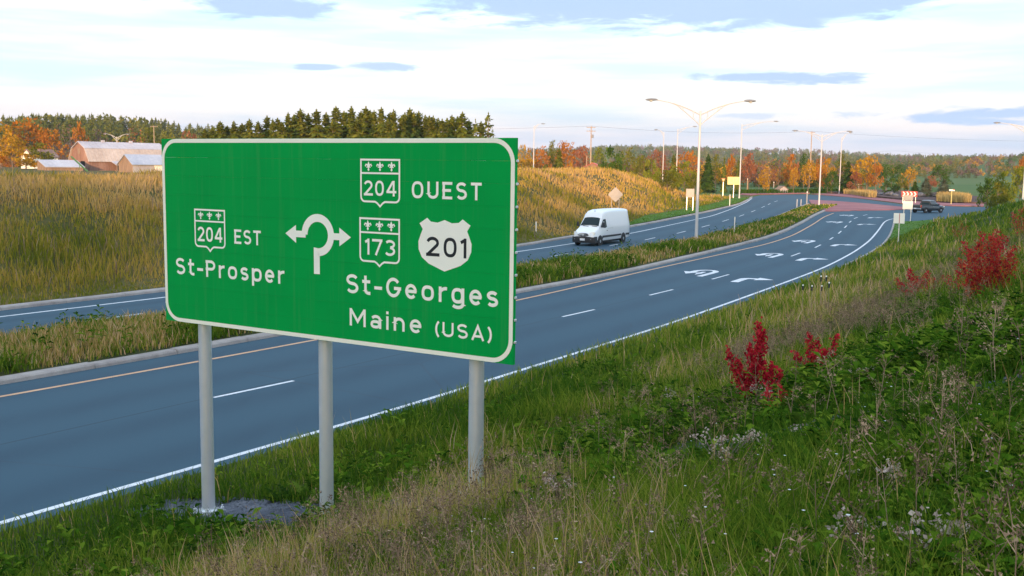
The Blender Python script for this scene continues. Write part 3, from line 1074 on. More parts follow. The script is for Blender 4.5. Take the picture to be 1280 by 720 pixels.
# ------------------------------------------------------------------ lettering: uniform-stroke highway capitals
SW = 0.165
C0 = SW / 2
def sup(cx, cy, rx, ry, n=28, p=2.5):
    out = []
    for i in range(n):
        a = 2 * math.pi * i / n
        c, s = math.cos(a), math.sin(a)
        out.append((cx + rx * math.copysign(abs(c) ** (2 / p), c), cy + ry * math.copysign(abs(s) ** (2 / p), s)))
    return out
B_, T_ = C0, 1 - C0
XH = 0.76
XT = XH - C0
GLYPH = {
    'E': (0.56, [[(C0, 0), (C0, 1)], [(0, T_), (0.56, T_)], [(0, 0.51), (0.49, 0.51)], [(0, B_), (0.56, B_)]]),
    'S': (0.62, [arc(0.31, 0.715, 0.225, 0.2, 28, 270, 16)[:-1] + arc(0.31, 0.3, 0.228, 0.215, 90, -152, 16)]),
    'T': (0.58, [[(0, T_), (0.58, T_)], [(0.29, 0), (0.29, 1)]]),
    'O': (0.70, [('c', sup(0.35, 0.5, 0.35 - C0, 0.5 - C0))]),
    'U': (0.66, [[(C0, 1), (C0, 0.33)] + arc(0.33, 0.33, 0.33 - C0, 0.33 - C0, 180, 360, 12) + [(0.66 - C0, 1)]]),
    'P': (0.60, [[(C0, 0), (C0, 1)], [(0, T_), (0.33, T_)] + arc(0.33, 0.695, 0.19, 0.22, 90, -90, 10) + [(0, 0.475)]]),
    'G': (0.70, [arc(0.35, 0.5, 0.35 - C0, 0.5 - C0, 38, 345, 24) + [(0.62, 0.47)], [(0.38, 0.46), (0.70, 0.46)]]),
    'M': (0.80, [[(C0, 0), (C0, 1)], [(0.80 - C0, 0), (0.80 - C0, 1)], [(C0, 0.96), (0.40, 0.28), (0.80 - C0, 0.96)]]),
    'A': (0.72, [[(0.07, 0), (0.36, 0.95), (0.65, 0)], [(0.16, 0.28), (0.56, 0.28)]]),
    '(': (0.26, [arc(0.42, 0.46, 0.34, 0.64, 125, 235, 12)]),
    ')': (0.26, [arc(-0.16, 0.46, 0.34, 0.64, -55, 55, 12)]),
    '-': (0.36, [[(0, 0.40), (0.36, 0.40)]]),
    't': (0.40, [[(0.15, 0.98), (0.15, 0.22)] + arc(0.30, 0.22, 0.15, 0.22 - C0, 180, 275, 8) + [(0.38, C0)], [(0, XT), (0.37, XT)]]),
    'r': (0.38, [[(C0, 0), (C0, XH)], [(C0, 0.42)] + arc(0.33, 0.42, 0.25, XT - 0.42, 180, 80, 8)]),
    'o': (0.58, [('c', sup(0.29, XH / 2, 0.29 - C0, XH / 2 - C0))]),
    's': (0.48, [arc(0.24, 0.535, 0.165, 0.145, 25, 270, 12)[:-1] + arc(0.24, 0.235, 0.17, 0.155, 90, -150, 12)]),
    'p': (0.58, [[(C0, -0.26), (C0, XH)], ('c', sup(0.31, XH / 2, 0.29 - C0, XH / 2 - C0))]),
    'e': (0.56, [[(0.10, 0.385), (0.52, 0.385)], [(0.475, 0.40)] + arc(0.28, XH / 2, 0.28 - C0, XH / 2 - C0, 5, 318, 20)]),
    'g': (0.58, [('c', sup(0.28, XH / 2, 0.28 - C0, XH / 2 - C0)), [(0.58 - C0, XH), (0.58 - C0, -0.02)] + arc(0.28, -0.02, 0.30 - C0, 0.17, 0, -150, 10)]),
    'a': (0.54, [[(0.54 - C0, 0), (0.54 - C0, 0.46)] + arc(0.27, 0.46, 0.27 - C0, XT - 0.46, 0, 150, 10), ('c', sup(0.25, 0.235, 0.25 - C0, 0.235 - C0 + 0.0))]),
    'i': (0.17, [[(C0, 0), (C0, XH)], [(C0, 0.87), (C0, 1.03)]]),
    'n': (0.54, [[(C0, 0), (C0, XH)], [(C0, 0.42)] + arc(0.27, 0.42, 0.27 - C0, XT - 0.42, 180, 0, 12) + [(0.54 - C0, 0)]]),
    '0': (0.60, [('c', sup(0.30, 0.5, 0.30 - C0, 0.5 - C0))]),
    '1': (0.26, [[(0.26 - C0, 0), (0.26 - C0, 1)], [(0.0, 0.78), (0.2, 0.93)]]),
    '2': (0.60, [arc(0.30, 0.69, 0.30 - C0, 0.31 - C0, 165, -30, 14) + [(C0 + 0.02, 0.10)], [(0.02, B_), (0.60, B_)]]),
    '3': (0.60, [arc(0.29, 0.725, 0.22, 0.19, 150, -85, 12), arc(0.28, 0.30, 0.235, 0.215, 85, -152, 12)]),
    '4': (0.64, [[(0.47, 0), (0.47, 1)], [(0.43, 0.95), (0.08, 0.30)], [(0.02, 0.28), (0.64, 0.28)]]),
    '7': (0.56, [[(0, T_), (0.56, T_)], [(0.50, 0.90), (0.20, 0)]]),
}


def lettering(text, u0, u1, zb, cap, y, mat, parent, name='lettering', gap=0.16, sw=1.0):
    tot = sum(GLYPH[c][0] for c in text) + gap * (len(text) - 1)
    sx = (u1 - u0) / tot
    mb = MB()
    x = 0.0
    for ch in text:
        w, paths = GLYPH[ch]
        k = 0
        for p in paths:
            closed = isinstance(p, tuple)
            pts = [((x + q[0]) * sx, q[1] * cap) for q in (p[1] if closed else p)]
            V_, F_ = stroke2(pts, SW * cap * sw, closed)
            mb.add([(u0 + v[0], y - k * 0.0004, zb + v[1]) for v in V_], F_)
            k += 1
        x += w + gap
    mb.build(name, mat, parent, fix=False)


def ribbon(path, w, y, mat, parent, name, closed=True):
    V_, F_ = stroke2(path, w, closed)
    return MB().add([(v[0], y, v[1]) for v in V_], F_).build(name, mat, parent, fix=False)


def plate2(poly, y0, y1, mat, parent, name, bevel=0):
    return MB().prism(poly, y0, y1).build(name, mat, parent, bevel=bevel)


def sign_green():
    m, nt, b = new_mat('green_reflective_sheeting')
    N, L = nt.nodes, nt.links
    tc = N.new('ShaderNodeTexCoord')
    n1 = N.new('ShaderNodeTexNoise')
    n1.inputs['Scale'].default_value = 0.8
    n1.inputs['Detail'].default_value = 3
    n2 = N.new('ShaderNodeTexNoise')
    n2.inputs['Scale'].default_value = 90
    n2.inputs['Detail'].default_value = 3
    L.new(tc.outputs['Object'], n1.inputs['Vector'])
    L.new(tc.outputs['Object'], n2.inputs['Vector'])
    mx = N.new('ShaderNodeMix')
    mx.data_type = 'RGBA'
    mx.inputs['A'].default_value = (0.0005, 0.285, 0.052, 1)
    mx.inputs['B'].default_value = (0.001, 0.38, 0.068, 1)
    L.new(n1.outputs['Fac'], mx.inputs['Factor'])
    m2 = N.new('ShaderNodeMix')
    m2.data_type = 'RGBA'
    m2.blend_type = 'MULTIPLY'
    m2.inputs['Factor'].default_value = 0.35
    L.new(mx.outputs['Result'], m2.inputs['A'])
    gr = N.new('ShaderNodeMapRange')
    gr.inputs['To Min'].default_value = 0.6
    gr.inputs['To Max'].default_value = 1.25
    L.new(n2.outputs['Fac'], gr.inputs['Value'])
    L.new(gr.outputs[0], m2.inputs['B'])
    # scuffs: small pale scratches
    sc = N.new('ShaderNodeTexNoise')
    sc.inputs['Scale'].default_value = 7
    sc.inputs['Detail'].default_value = 10
    sc.inputs['Roughness'].default_value = 0.8
    mp = N.new('ShaderNodeMapping')
    mp.inputs['Scale'].default_value = (3.0, 1, 0.6)
    L.new(tc.outputs['Object'], mp.inputs['Vector'])
    L.new(mp.outputs[0], sc.inputs['Vector'])
    th = N.new('ShaderNodeMapRange')
    th.inputs['From Min'].default_value = 0.74
    th.inputs['From Max'].default_value = 0.80
    th.inputs['To Max'].default_value = 0.5
    L.new(sc.outputs['Fac'], th.inputs['Value'])
    m3 = N.new('ShaderNodeMix')
    m3.data_type = 'RGBA'
    m3.inputs['B'].default_value = (0.25, 0.5, 0.35, 1)
    L.new(th.outputs[0], m3.inputs['Factor'])
    L.new(m2.outputs['Result'], m3.inputs['A'])
    # rain streaks of dust running down the face
    ms = N.new('ShaderNodeMapping')
    ms.inputs['Scale'].default_value = (5.5, 1, 0.22)
    L.new(tc.outputs['Object'], ms.inputs['Vector'])
    sn = N.new('ShaderNodeTexNoise')
    sn.inputs['Scale'].default_value = 1.6
    sn.inputs['Detail'].default_value = 7
    sn.inputs['Roughness'].default_value = 0.65
    L.new(ms.outputs[0], sn.inputs['Vector'])
    sr = N.new('ShaderNodeMapRange')
    sr.inputs['From Min'].default_value = 0.52
    sr.inputs['From Max'].default_value = 0.78
    sr.inputs['To Max'].default_value = 0.30
    L.new(sn.outputs['Fac'], sr.inputs['Value'])
    m4 = N.new('ShaderNodeMix')
    m4.data_type = 'RGBA'
    m4.inputs['B'].default_value = (0.10, 0.27, 0.10, 1)
    L.new(sr.outputs[0], m4.inputs['Factor'])
    L.new(m3.outputs['Result'], m4.inputs['A'])
    L.new(m4.outputs['Result'], b.inputs['Base Color'])
    b.inputs['Roughness'].default_value = 0.6
    b.inputs['Specular IOR Level'].default_value = 0.06
    return m


M_['signgreen'] = sign_green()
SO, SE, SWID = np.array([-5.844, 17.4]), np.array([0.85232, -0.52301]), 6.883
Z0S, Z1S = 3.52, 6.555
big = thing('road_sign', 'large green direction sign with white lettering on three steel posts', 'road sign', (SO[0], SO[1], 0.0), math.atan2(SE[1], SE[0]))
# horizontally stacked aluminium planks, a hair of a joint between
nP = 10
hp = (Z1S - Z0S) / nP
for i in range(nP):
    z0, z1 = Z0S + i * hp + 0.0007, Z0S + (i + 1) * hp - 0.0007
    MB().box((SWID / 2, 0.03, (z0 + z1) / 2), (SWID + random.uniform(-0.004, 0.004), 0.06 + random.uniform(-.002, .002), z1 - z0)).build('panel_plank', M_['signgreen'], big)
    for x in (-0.012, SWID + 0.012):
        if i:
            MB().box((x, 0.035, z0), (0.022, 0.05, 0.035), ch=0.006).build('edge_clip', M_['galv'], big)
r_ = 0.30
bp_ = []
for cx, cz, a in ((SWID - r_ - 0.035, Z1S - r_ - 0.035, 0), (r_ + 0.035, Z1S - r_ - 0.035, 90), (r_ + 0.035, Z0S + r_ + 0.035, 180), (SWID - r_ - 0.035, Z0S + r_ + 0.035, 270)):
    bp_ += arc(cx, cz, r_, r_, a, a + 90, 10)
ribbon(bp_, 0.062, -0.0035, M_['cream'], big, 'border')
LY = -0.0045


def fleur(x, z, s, mb):
    """small three-petalled lily: tall middle leaf, two curling side leaves, a cross band and a foot"""
    y = LY
    mb.add([(x + a * s, y, z + b * s) for a, b in [(0, 0.5), (0.14, 0.2), (0.06, -0.05), (-0.06, -0.05), (-0.14, 0.2)]], [(0, 1, 2, 3, 4)])
    for q in (-1, 1):
        V_, F_ = stroke2([(x + q * s * a, z + s * b) for a, b in [(0.08, -0.04), (0.16, 0.14), (0.30, 0.2), (0.38, 0.08), (0.32, 0.0)]], 0.12 * s)
        mb.add([(v[0], y - 0.0003, v[1]) for v in V_], F_)
    mb.add([(x + a * s, y - 0.0006, z + b * s) for a, b in [(-0.26, -0.12), (0.26, -0.12), (0.26, -0.03), (-0.26, -0.03)]], [(0, 1, 2, 3)])
    mb.add([(x + a * s, y, z + b * s) for a, b in [(-0.05, -0.12), (0.05, -0.12), (0.12, -0.34), (0, -0.46), (-0.12, -0.34)]], [(0, 1, 2, 3, 4)])


def shield(u0, u1, zt, zband, zb, ztip, num, d0, d1, dz, dcap):
    c = (u0 + u1) / 2
    r = 0.07
    path = [(u0, zt), (u0, zb + r)] + arc(u0 + r, zb + r, r, r, 180, 270, 5)[1:] + [(c - 0.09, zb), (c - 0.05, zb - 0.02), (c, ztip), (c + 0.05, zb - 0.02), (c + 0.09, zb)] + arc(u1 - r, zb + r, r, r, 270, 360, 5) + [(u1, zt)]
    sh = ribbon(path, 0.028, LY, M_['signwhite'], big, 'route_shield')
    mb = MB()
    V_, F_ = stroke2([(u0 + 0.014, zband), (u1 - 0.014, zband)], 0.026)
    mb.add([(v[0], LY - 0.0005, v[1]) for v in V_], F_)
    for k in (0.2, 0.5, 0.8):
        fleur(u0 + (u1 - u0) * k, (zt + zband) / 2, (zt - zband) * 0.78, mb)
    mb.build('lily_band', M_['signwhite'], sh, fix=False)
    lettering(num, d0, d1, dz, dcap, LY, M_['signwhite'], sh, 'route_number', gap=0.12, sw=0.95)


shield(0.765, 1.448, 5.412, 5.228, 4.815, 4.745, '204', 0.815, 1.392, 4.897, 0.24)
shield(4.265, 4.965, 6.248, 6.056, 5.648, 5.582, '204', 4.312, 4.912, 5.732, 0.22)
shield(4.245, 4.962, 5.402, 5.20, 4.78, 4.718, '173', 4.34, 4.90, 4.875, 0.235)
lettering('EST', 1.66, 2.245, 4.897, 0.23, LY, M_['signwhite'], big)
lettering('St-Prosper', 0.275, 2.737, 4.322, 0.275, LY, M_['signwhite'], big)
lettering('OUEST', 5.18, 6.36, 5.718, 0.238, LY, M_['signwhite'], big, gap=0.2)
lettering('St-Georges', 3.967, 6.647, 4.284, 0.285, LY, M_['signwhite'], big)
lettering('Maine', 4.025, 5.373, 3.800, 0.262, LY, M_['signwhite'], big)
lettering('(USA)', 5.592, 6.556, 3.80, 0.205, LY, M_['signwhite'], big, gap=0.14)
# the shield of the highway across the border
usp = [(0.0, -0.37), (0.10, -0.335), (0.27, -0.275), (0.39, -0.19), (0.445, -0.08), (0.45, 0.03), (0.41, 0.13), (0.375, 0.205), (0.43, 0.285), (0.30, 0.365), (0.235, 0.315), (0.12, 0.305), (0.045, 0.33), (0.0, 0.345)]
usp = usp + [(-a, b) for a, b in usp[-2:0:-1]]
us = plate2([(5.752 + a, 5.085 + b) for a, b in usp], -0.004, -0.0008, M_['signwhite'], big, 'route_shield')
lettering('201', 5.43, 6.13, 4.918, 0.272, LY - 0.001, M_['black'], us, 'route_number', gap=0.15)
# the roundabout arrow
ra = MB()
cx, cz = 3.422, 5.115
V_, F_ = stroke2([(3.40, 4.525), (3.40, 4.86)] + arc(cx, cz, 0.262, 0.258, -90, 180, 30), 0.118)
ra.add([(v[0], LY, v[1]) for v in V_], F_)
for q in ([(2.97, 5.115), (3.18, 5.115)], [(3.66, 5.108), (3.87, 5.108)]):
    V_, F_ = stroke2(q, 0.10)
    ra.add([(v[0], LY - 0.0005, v[1]) for v in V_], F_)
ra.add([(a, LY - 0.001, b) for a, b in [(2.765, 5.113), (2.985, 4.975), (2.985, 5.25)]], [(0, 1, 2)])
ra.add([(a, LY - 0.001, b) for a, b in [(4.07, 5.11), (3.848, 5.246), (3.848, 4.968)]], [(0, 1, 2)])
ra.build('roundabout_arrow', M_['signwhite'], big, fix=False)
# posts stand behind the panel; each one has its own base height on the slope
for ux in (0.71, 3.375, 6.17):
    wx, wy = SO + SE * ux + np.array([0.5230, 0.8523]) * 0.20
    gz = h1(wx, wy)
    p = MB()
    p.lathe([(0.135, gz + 0.02), (0.135, gz + 0.05), (0.125, gz + 0.06), (0.110, gz + 0.12), (0.109, gz + 0.30), (0.103, Z1S - 0.1), (0.103, Z1S - 0.03), (0.06, Z1S)], 24, (ux, 0.20, 0))
    po = p.build('post', M_['galv'], big, smooth=True)
    b = MB().box((ux, 0.20, gz + 0.0), (0.44, 0.44, 0.08), ch=0.015)
    b.lathe([(0.30, gz - 0.5), (0.30, gz - 0.04)], 20, (ux, 0.20, 0))
    b.build('base_plate', M_['sheetback'], po)
    for dx in (-0.16, 0.16):
        for dy in (-0.16, 0.16):
            bo = MB()
            bo.lathe([(0.03, 0), (0.03, 0.05), (0.015, 0.05), (0.015, 0.09)], 6, (ux + dx, 0.20 + dy, gz + 0.04))
            bo.build('anchor_bolt', M_['galv'], po)
    for zz in (Z0S + 0.5, (Z0S + Z1S) / 2, Z1S - 0.5):
        MB().box((ux, 0.20, zz), (0.28, 0.26, 0.06), ch=0.01).build('clamp', M_['galv'], po)
for zz in (Z0S + 0.5, (Z0S + Z1S) / 2, Z1S - 0.5):
    MB().box((SWID / 2, 0.075, zz), (SWID - 0.4, 0.03, 0.08)).build('rail', M_['galv'], big)


# ------------------------------------------------------------------ street lamps
def lamp_arm(mb, side, reach, rise, z0):
    """trussed arm: an upper and a lower tube that meet near the head, with short ties"""
    up = [(side * reach * t, 0, z0 + rise * (1.15 * t - 0.15 * t * t + 0.10 * math.sin(math.pi * t) * 1.2)) for t in np.linspace(0, 1, 13)]
    lo = [(side * reach * 0.62 * t, 0, z0 - 0.85 + (rise * 0.83 + 0.85) * (t ** 0.92)) for t in np.linspace(0, 1, 9)]
    lo[-1] = up[8]
    mb.tube(up, [0.055] * 8 + [0.045] * 5, 8)
    mb.tube(lo, 0.042, 8)
    for t in (0.2, 0.42):
        a = up[int(round(t * 12))]
        j = min(range(9), key=lambda k: abs(lo[k][0] - a[0]))
        mb.tube([a, lo[j]], 0.03, 6)
    return up[-1], up[-2]


def lamp(loc, h, arms, label, rz=0.0, reach=3.4, rise=1.1, group='street lamps along the road'):
    t = thing('street_lamp', label, 'street lamp', loc, rz, group)
    MB().lathe([(0.23, 0), (0.23, 0.03), (0.17, 0.05), (0.145, 0.3), (0.135, 1.0), (0.075, h - 0.3), (0.075, h - 0.02), (0.03, h + 0.02)], 16).build('pole', M_['pole'], t, smooth=True)
    MB().box((0, 0, 0.02), (0.5, 0.5, 0.05), ch=0.01).build('base_plate', M_['concrete'], t)
    MB().box((0, -0.145, 0.7), (0.12, 0.02, 0.3), ch=0.005).build('hand_hole_cover', M_['pole'], t)
    for s in arms:
        a = MB()
        e, e0 = lamp_arm(a, s, reach, rise, h - 0.35)
        ao = a.build('arm', M_['pole'], t, smooth=True)
        hd = MB()
        rings = []
        for q, w, hh, dz in ((-0.05, .06, .05, 0), (0.12, .15, .09, .01), (0.45, .19, .12, .01), (0.8, .15, .08, -.005), (0.92, .07, .03, -.01)):
            rings.append([(e[0] + s * q, w * math.cos(k * math.pi / 5), e[2] + dz + 0.02 + hh * math.sin(k * math.pi / 5)) for k in range(10)])
        hd.loft(rings)
        ho = hd.build('lamp_head', M_['lamphead'], ao, smooth=True)
        MB().lathe([(0.02, -0.14), (0.11, -0.1), (0.14, -0.02), (0.14, 0.0)], 12, (e[0] + s * 0.48, 0, e[2] - 0.03)).build('lens', M_['lens'], ao, smooth=True)
    return t


def ground_pt(px, Y):
    d = ray(px, 300)
    x = d.x / d.y * Y
    return Vector((x, Y, h1(x, Y)))


def lamp_at(px, pytop, Y, arms, label, pybase=None, **k):
    if pybase is not None:
        p = T(px, pybase)
    else:
        p = ground_pt(px, Y)
    h = atY(px, pytop, p.y).z - p.z
    return lamp(p, h, arms, label, **k)


lamp_at(870, 138, 0, (-1, 1), 'tall double-arm street lamp in the grassy median nearest the white van', pybase=305, reach=3.55, rise=1.15)
lamp_at(1023.5, 168, 0, (-1, 1), 'double-arm street lamp at the tip of the median by the pink pavers', pybase=259, reach=4.0, rise=0.9)
lamp_at(922, 155, 206, (1,), 'single-arm street lamp beside the yellow signs with its arm reaching right', reach=6.2, rise=0.95)
lamp_at(843, 161, 238, (1,), 'street lamp on the crest behind yellow-green shrubs with arm reaching right', reach=3.4, rise=0.9)
lamp_at(826, 165, 262, (-1,), 'street lamp on the crest with short arm reaching left', reach=1.6, rise=0.9)
lamp_at(665.5, 157, 250, (1,), 'street lamp just right of the green sign, short arm reaching right', reach=1.7, rise=0.8)
lamp_at(1046, 172, 262, (1,), 'street lamp between gold trees behind the central island, short arm reaching right', reach=1.7, rise=1.6)
lamp_at(1275, 157, 150, (-1,), 'street lamp at the right edge above the bank with arm reaching left', reach=4.0, rise=0.7)
lamp_at(150, 171, 262, (-1, 1), 'double-arm street lamp rising behind the barn roof', reach=2.3, rise=1.0)


# ------------------------------------------------------------------ wooden poles and wires
def util_pole(loc, h, label, bars=1, guy=False):
    t = thing('utility_pole', label, 'utility pole', loc, 0.25, 'wooden utility poles')
    MB().tube([(0, 0, -0.3), (0.03, 0, h * 0.5), (0, 0, h)], [0.17, 0.15, 0.11], 10).build('pole', M_['wood'], t, smooth=True)
    for k in range(bars):
        c = MB().box((0, 0.14, h - 0.35 - k * 0.9), (2.3, 0.11, 0.13), ch=0.01).build('crossarm', M_['wood'], t)
        for x in (-1.0, -0.4, 0.4, 1.0):
            MB().lathe([(0.03, 0), (0.06, 0.05), (0.04, 0.12), (0.05, 0.16), (0.02, 0.2)], 8, (x, 0.14, h - 0.285 - k * 0.9)).build('insulator', M_['sheetback'], c)
    if guy:
        MB().lathe([(0.16, 0), (0.24, 0.05), (0.24, 0.75), (0.16, 0.85)], 12, (0.42, 0, h - 2.9)).build('transformer', M_['sheetback'], t, smooth=True)
        MB().tube([(-1.15, 0.2, 0), (-0.9, 0.15, h * 0.55)], [0.13, 0.10], 8).build('stub_pole', M_['wood'], t, smooth=True)
    return t


def upole(px, pytop, Y, label, **k):
    p = ground_pt(px, Y)
    h = atY(px, pytop, Y).z - p.z
    util_pole(p, h, label, **k)
    return p + Vector((0, 0, h))


pa = upole(736, 157.5, 258, 'wooden utility pole with transformer on the crest beside the orange trees', bars=2, guy=True)
pb = upole(1008.5, 164, 300, 'tall bare wooden utility pole beside the double-arm lamp at the median tip', bars=1)
pc = upole(196, 157, 330, 'wooden utility pole behind the small barn left of the green sign', bars=1)
pd_ = atY(1420, 176, 360)
for (a, b, sag, lb) in ((pa, pb, 1.0, 'thin overhead wire between the two utility poles'), (pb, pd_, 1.2, 'thin overhead wire running right from the bare pole'),
                        (pc, pa, 1.3, 'thin overhead wire running behind the spruces to the transformer pole'),
                        (atY(880, 192, 380), atY(1120, 188.5, 420), 0.8, 'lower thin wire low over the autumn trees'), (atY(1120, 188.5, 420), atY(1420, 200, 420), 1.0, 'lower thin wire low over the distant ridge at right')):
    a, b = Vector(a), Vector(b)
    pts = [a.lerp(b, t) - Vector((0, 0, sag * 4 * t * (1 - t))) for t in np.linspace(0, 1, 17)]
    o = MB().tube(pts, 0.022, 5).build('overhead_wire', M_['wire'])
    tag(o, lb, 'wire')


# ------------------------------------------------------------------ small traffic signs
def two_posts(t, xs, z1, r=0.045, y=0.06, mat='galv'):
    for x in xs:
        MB().box((x, y, z1 / 2 - 0.15), (r * 2, r * 1.4, z1 + 0.3), ch=0.008).build('post', M_[mat], t)


def face_rz(p):
    return math.atan2(p[1], p[0]) - math.pi / 2


# diamond warning sign seen from behind
p = ground_pt(768, 112)
px_h = atY(768, 245, 112).z - p.z
t = thing('warning_sign', 'grey back of a diamond warning sign on two posts behind the van', 'road sign', p, face_rz(p) + 0.1)
two_posts(t, (-0.40, 0.40), px_h + 0.15, 0.035, 0.05, 'sheetback')
k = 0.83
dd = []
for a in (0, 90, 180, 270):
    ca, sa = math.cos(R(a)), math.sin(R(a))
    for s in (-1, 1):
        dd.append((ca * (k - 0.07) - s * sa * 0.07, px_h + 0.15 + sa * (k - 0.07) + s * ca * 0.07))
plate2(dd, -0.005, 0.012, M_['sheetback'], t, 'diamond_plate')
MB().box((0, -0.02, px_h - 0.05), (0.95, 0.03, 0.07), ch=0.01).build('brace', M_['lamphead'], t)



def board_sign(px, py0, py1, Y, wpx, label, name='road_sign', posts=(-0.3, 0.3), mat='sheetback', base=None, extra=None, pm='galv', rz=0.0):
    p = T(px, base) if base else ground_pt(px, Y)
    Y = p.y
    z0, z1 = atY(px, py1, Y).z - p.z, atY(px, py0, Y).z - p.z
    w = wpx / FPX * Y
    t = thing(name, label, 'road sign', p, face_rz(p) + rz)
    two_posts(t, [q * w for q in posts], z1 - 0.1, 0.04, 0.055, pm)
    b = MB().box((0, 0, (z0 + z1) / 2), (w, 0.02, z1 - z0), ch=0.0).build('board', M_[mat], t, bevel=0.004)
    if extra:
        extra(t, w, z0, z1, b)
    return t


def ex_small(t, w, z0, z1, b):
    for k in (0.3, 0.5, 0.7):
        MB().box((0, -0.014, z0 + (z1 - z0) * k), (w * 0.6, 0.006, (z1 - z0) * 0.07)).build('brace', M_['lamphead'], b)


board_sign(862, 236, 246.5, 0, 10, 'small white-grey sign board on two posts in the mown verge', posts=(-0.38, 0.38), base=263, extra=ex_small)


def ex_yellow(t, w, z0, z1, b):
    h = z1 - z0
    for x0, pts in ((-0.30, [(0, .8), (0, .25), (.2, .25)]), (0.0, [(0, .2), (0, .8)]), (0.15, [(0, .8), (.16, .8), (.16, .5), (0, .5)]),):
        V_, F_ = stroke2([(x0 * w + a * w, z0 + c * h) for a, c in pts], 0.05 * w)
        MB().add([(v[0], -0.013, v[1]) for v in V_], F_).build('lettering', M_['lamphead'], b, fix=False)


board_sign(914, 221, 230.8, 205, 14.5, 'pale yellow board sign on one post beside the single-arm lamp', posts=(0.04,), mat='yellow', extra=ex_yellow)
p = ground_pt(901.5, 212)
t = thing('yield_sign', 'small yellow-faced triangle sign left of the yellow board', 'road sign', p, face_rz(p))
zt = atY(901.5, 223, 212).z - p.z
two_posts(t, (0,), zt - 0.1, 0.04)
plate2([(-0.42, zt), (0.42, zt), (0.05, zt - 0.72), (-0.05, zt - 0.72)], -0.01, 0.01, M_['yellow'], t, 'triangle_plate')
ribbon([(-0.36, zt - 0.04), (0.36, zt - 0.04), (0, zt - 0.64)], 0.09, -0.014, M_['red'], t, 'border')


def post_only(px, py0, py1, label, mat='galv', r=0.05, base=None, z=None, group='marker posts beside the road'):
    p = T(px, py1)
    h = atY(px, py0, p.y).z - p.z
    o = thing('marker_post', label, 'marker post', p, 0, group)
    MB().box((0, 0, h / 2 - 0.1), (r * 2, r * 1.2, h + 0.2), ch=0.008).build('post', M_[mat], o)
    MB().box((0, -r * 0.6 - 0.005, h - 0.18), (r * 1.5, 0.008, 0.22)).build('reflector', M_['signwhite'], o)
    return o


post_only(917.6, 271, 297, 'slim grey marker post in the median right of the tall double-arm lamp')
post_only(670, 277, 290, 'slim pale marker post in the bank grass left of the van')
post_only(912, 243, 257, 'slim marker post on the mown verge under the yellow board')
post_only(933.8, 223, 240.5, 'orange-brown marker post on the far pavement right of the single-arm lamp', 'wood', 0.1)
post_only(966.8, 227, 240.5, 'grey marker post on the far pavement left of the bare pole', 'lamphead', 0.1)
post_only(996, 249, 260, 'leftmost thin post on the median tip', 'galv', 0.035)
post_only(1001, 249, 259, 'middle thin post on the median tip', 'galv', 0.035)
post_only(1008.2, 239, 257, 'dark thick post on the median tip beside the lamp', 'lamphead', 0.09)


def ex_lime(t, w, z0, z1, b):
    h = z1 - z0
    plate2([(a * w, z0 + c * h) for a, c in [(-.3, .15), (-.12, .15), (-.02, .4), (.08, .15), (.28, .15), (.08, .55), (.2, .85), (-.05, .85), (-.1, .5)]], -0.014, -0.0105, M_['black'], b, 'pictogram')
    ribbon([(-w * .45, z0 + h * .05), (w * .45, z0 + h * .05), (w * .45, z1 - h * .05), (-w * .45, z1 - h * .05)], 0.07, -0.014, M_['signwhite'], b, 'border')


board_sign(1070, 223, 231, 268, 6.2, 'lime-green square sign above the clipped golden grass', posts=(0,), mat='lime', extra=ex_lime, pm='pole')


def ex_chev(t, w, z0, z1, b):
    h = z1 - z0
    for k in range(4):
        x = -0.40 + k * 0.23
        V_, F_ = stroke2([(x * w, z1 - 0.12 * h), ((x + 0.11) * w, (z0 + z1) / 2), (x * w, z0 + 0.12 * h)], 0.065 * w)
        MB().add([(v[0], -0.014, v[1]) for v in V_], F_).build('chevron', M_['signwhite'], b, fix=False)


board_sign(1133.5, 239, 246, 196, 18.5, 'red chevron board with white arrows on the central island', posts=(-0.4, 0.4), mat='red', extra=ex_chev)


def ex_lower(t, w, z0, z1, b):
    MB().box((0, -0.002, z0 - 0.55), (w * 1.02, 0.02, 0.95)).build('lower_board', M_['signwhite'], t, bevel=0.004)
    for k in (0.25, 0.5, 0.75):
        MB().box((0, -0.014, z0 + (z1 - z0) * k), (w * 0.7, 0.006, 0.06)).build('brace', M_['lamphead'], b)


board_sign(1133.5, 244, 250.8, 0, 11.5, 'two-tier grey and white sign on two posts in the mown strip', posts=(-0.36, 0.36), base=277, extra=ex_lower)


def ex_white(t, w, z0, z1, b):
    MB().box((0.02, -0.014, (z0 + z1) / 2), (0.05, 0.006, z1 - z0 - 0.02)).build('centre_bar', M_['red'], b)


board_sign(1122.3, 266.5, 279.3, 0, 13, 'plain white square sign on a single post at the road edge', posts=(0.03,), mat='signwhite', base=303, extra=ex_white)
p = ground_pt(1186, 192)
t = thing('road_sign', 'small white and red board on a yellow post by the island grass', 'road sign', p, face_rz(p))
zt = atY(1186, 237, 192).z - p.z
MB().box((0, 0.05, zt / 2), (0.12, 0.1, zt), ch=0.01).build('post', M_['yellow'], t)
MB().box((0.0, 0, zt - 0.1), (0.95, 0.03, 0.3)).build('board', M_['signwhite'], t, bevel=0.004)
MB().box((0.3, -0.02, zt + 0.02), (0.35, 0.012, 0.12)).build('stripe', M_['red'], t)


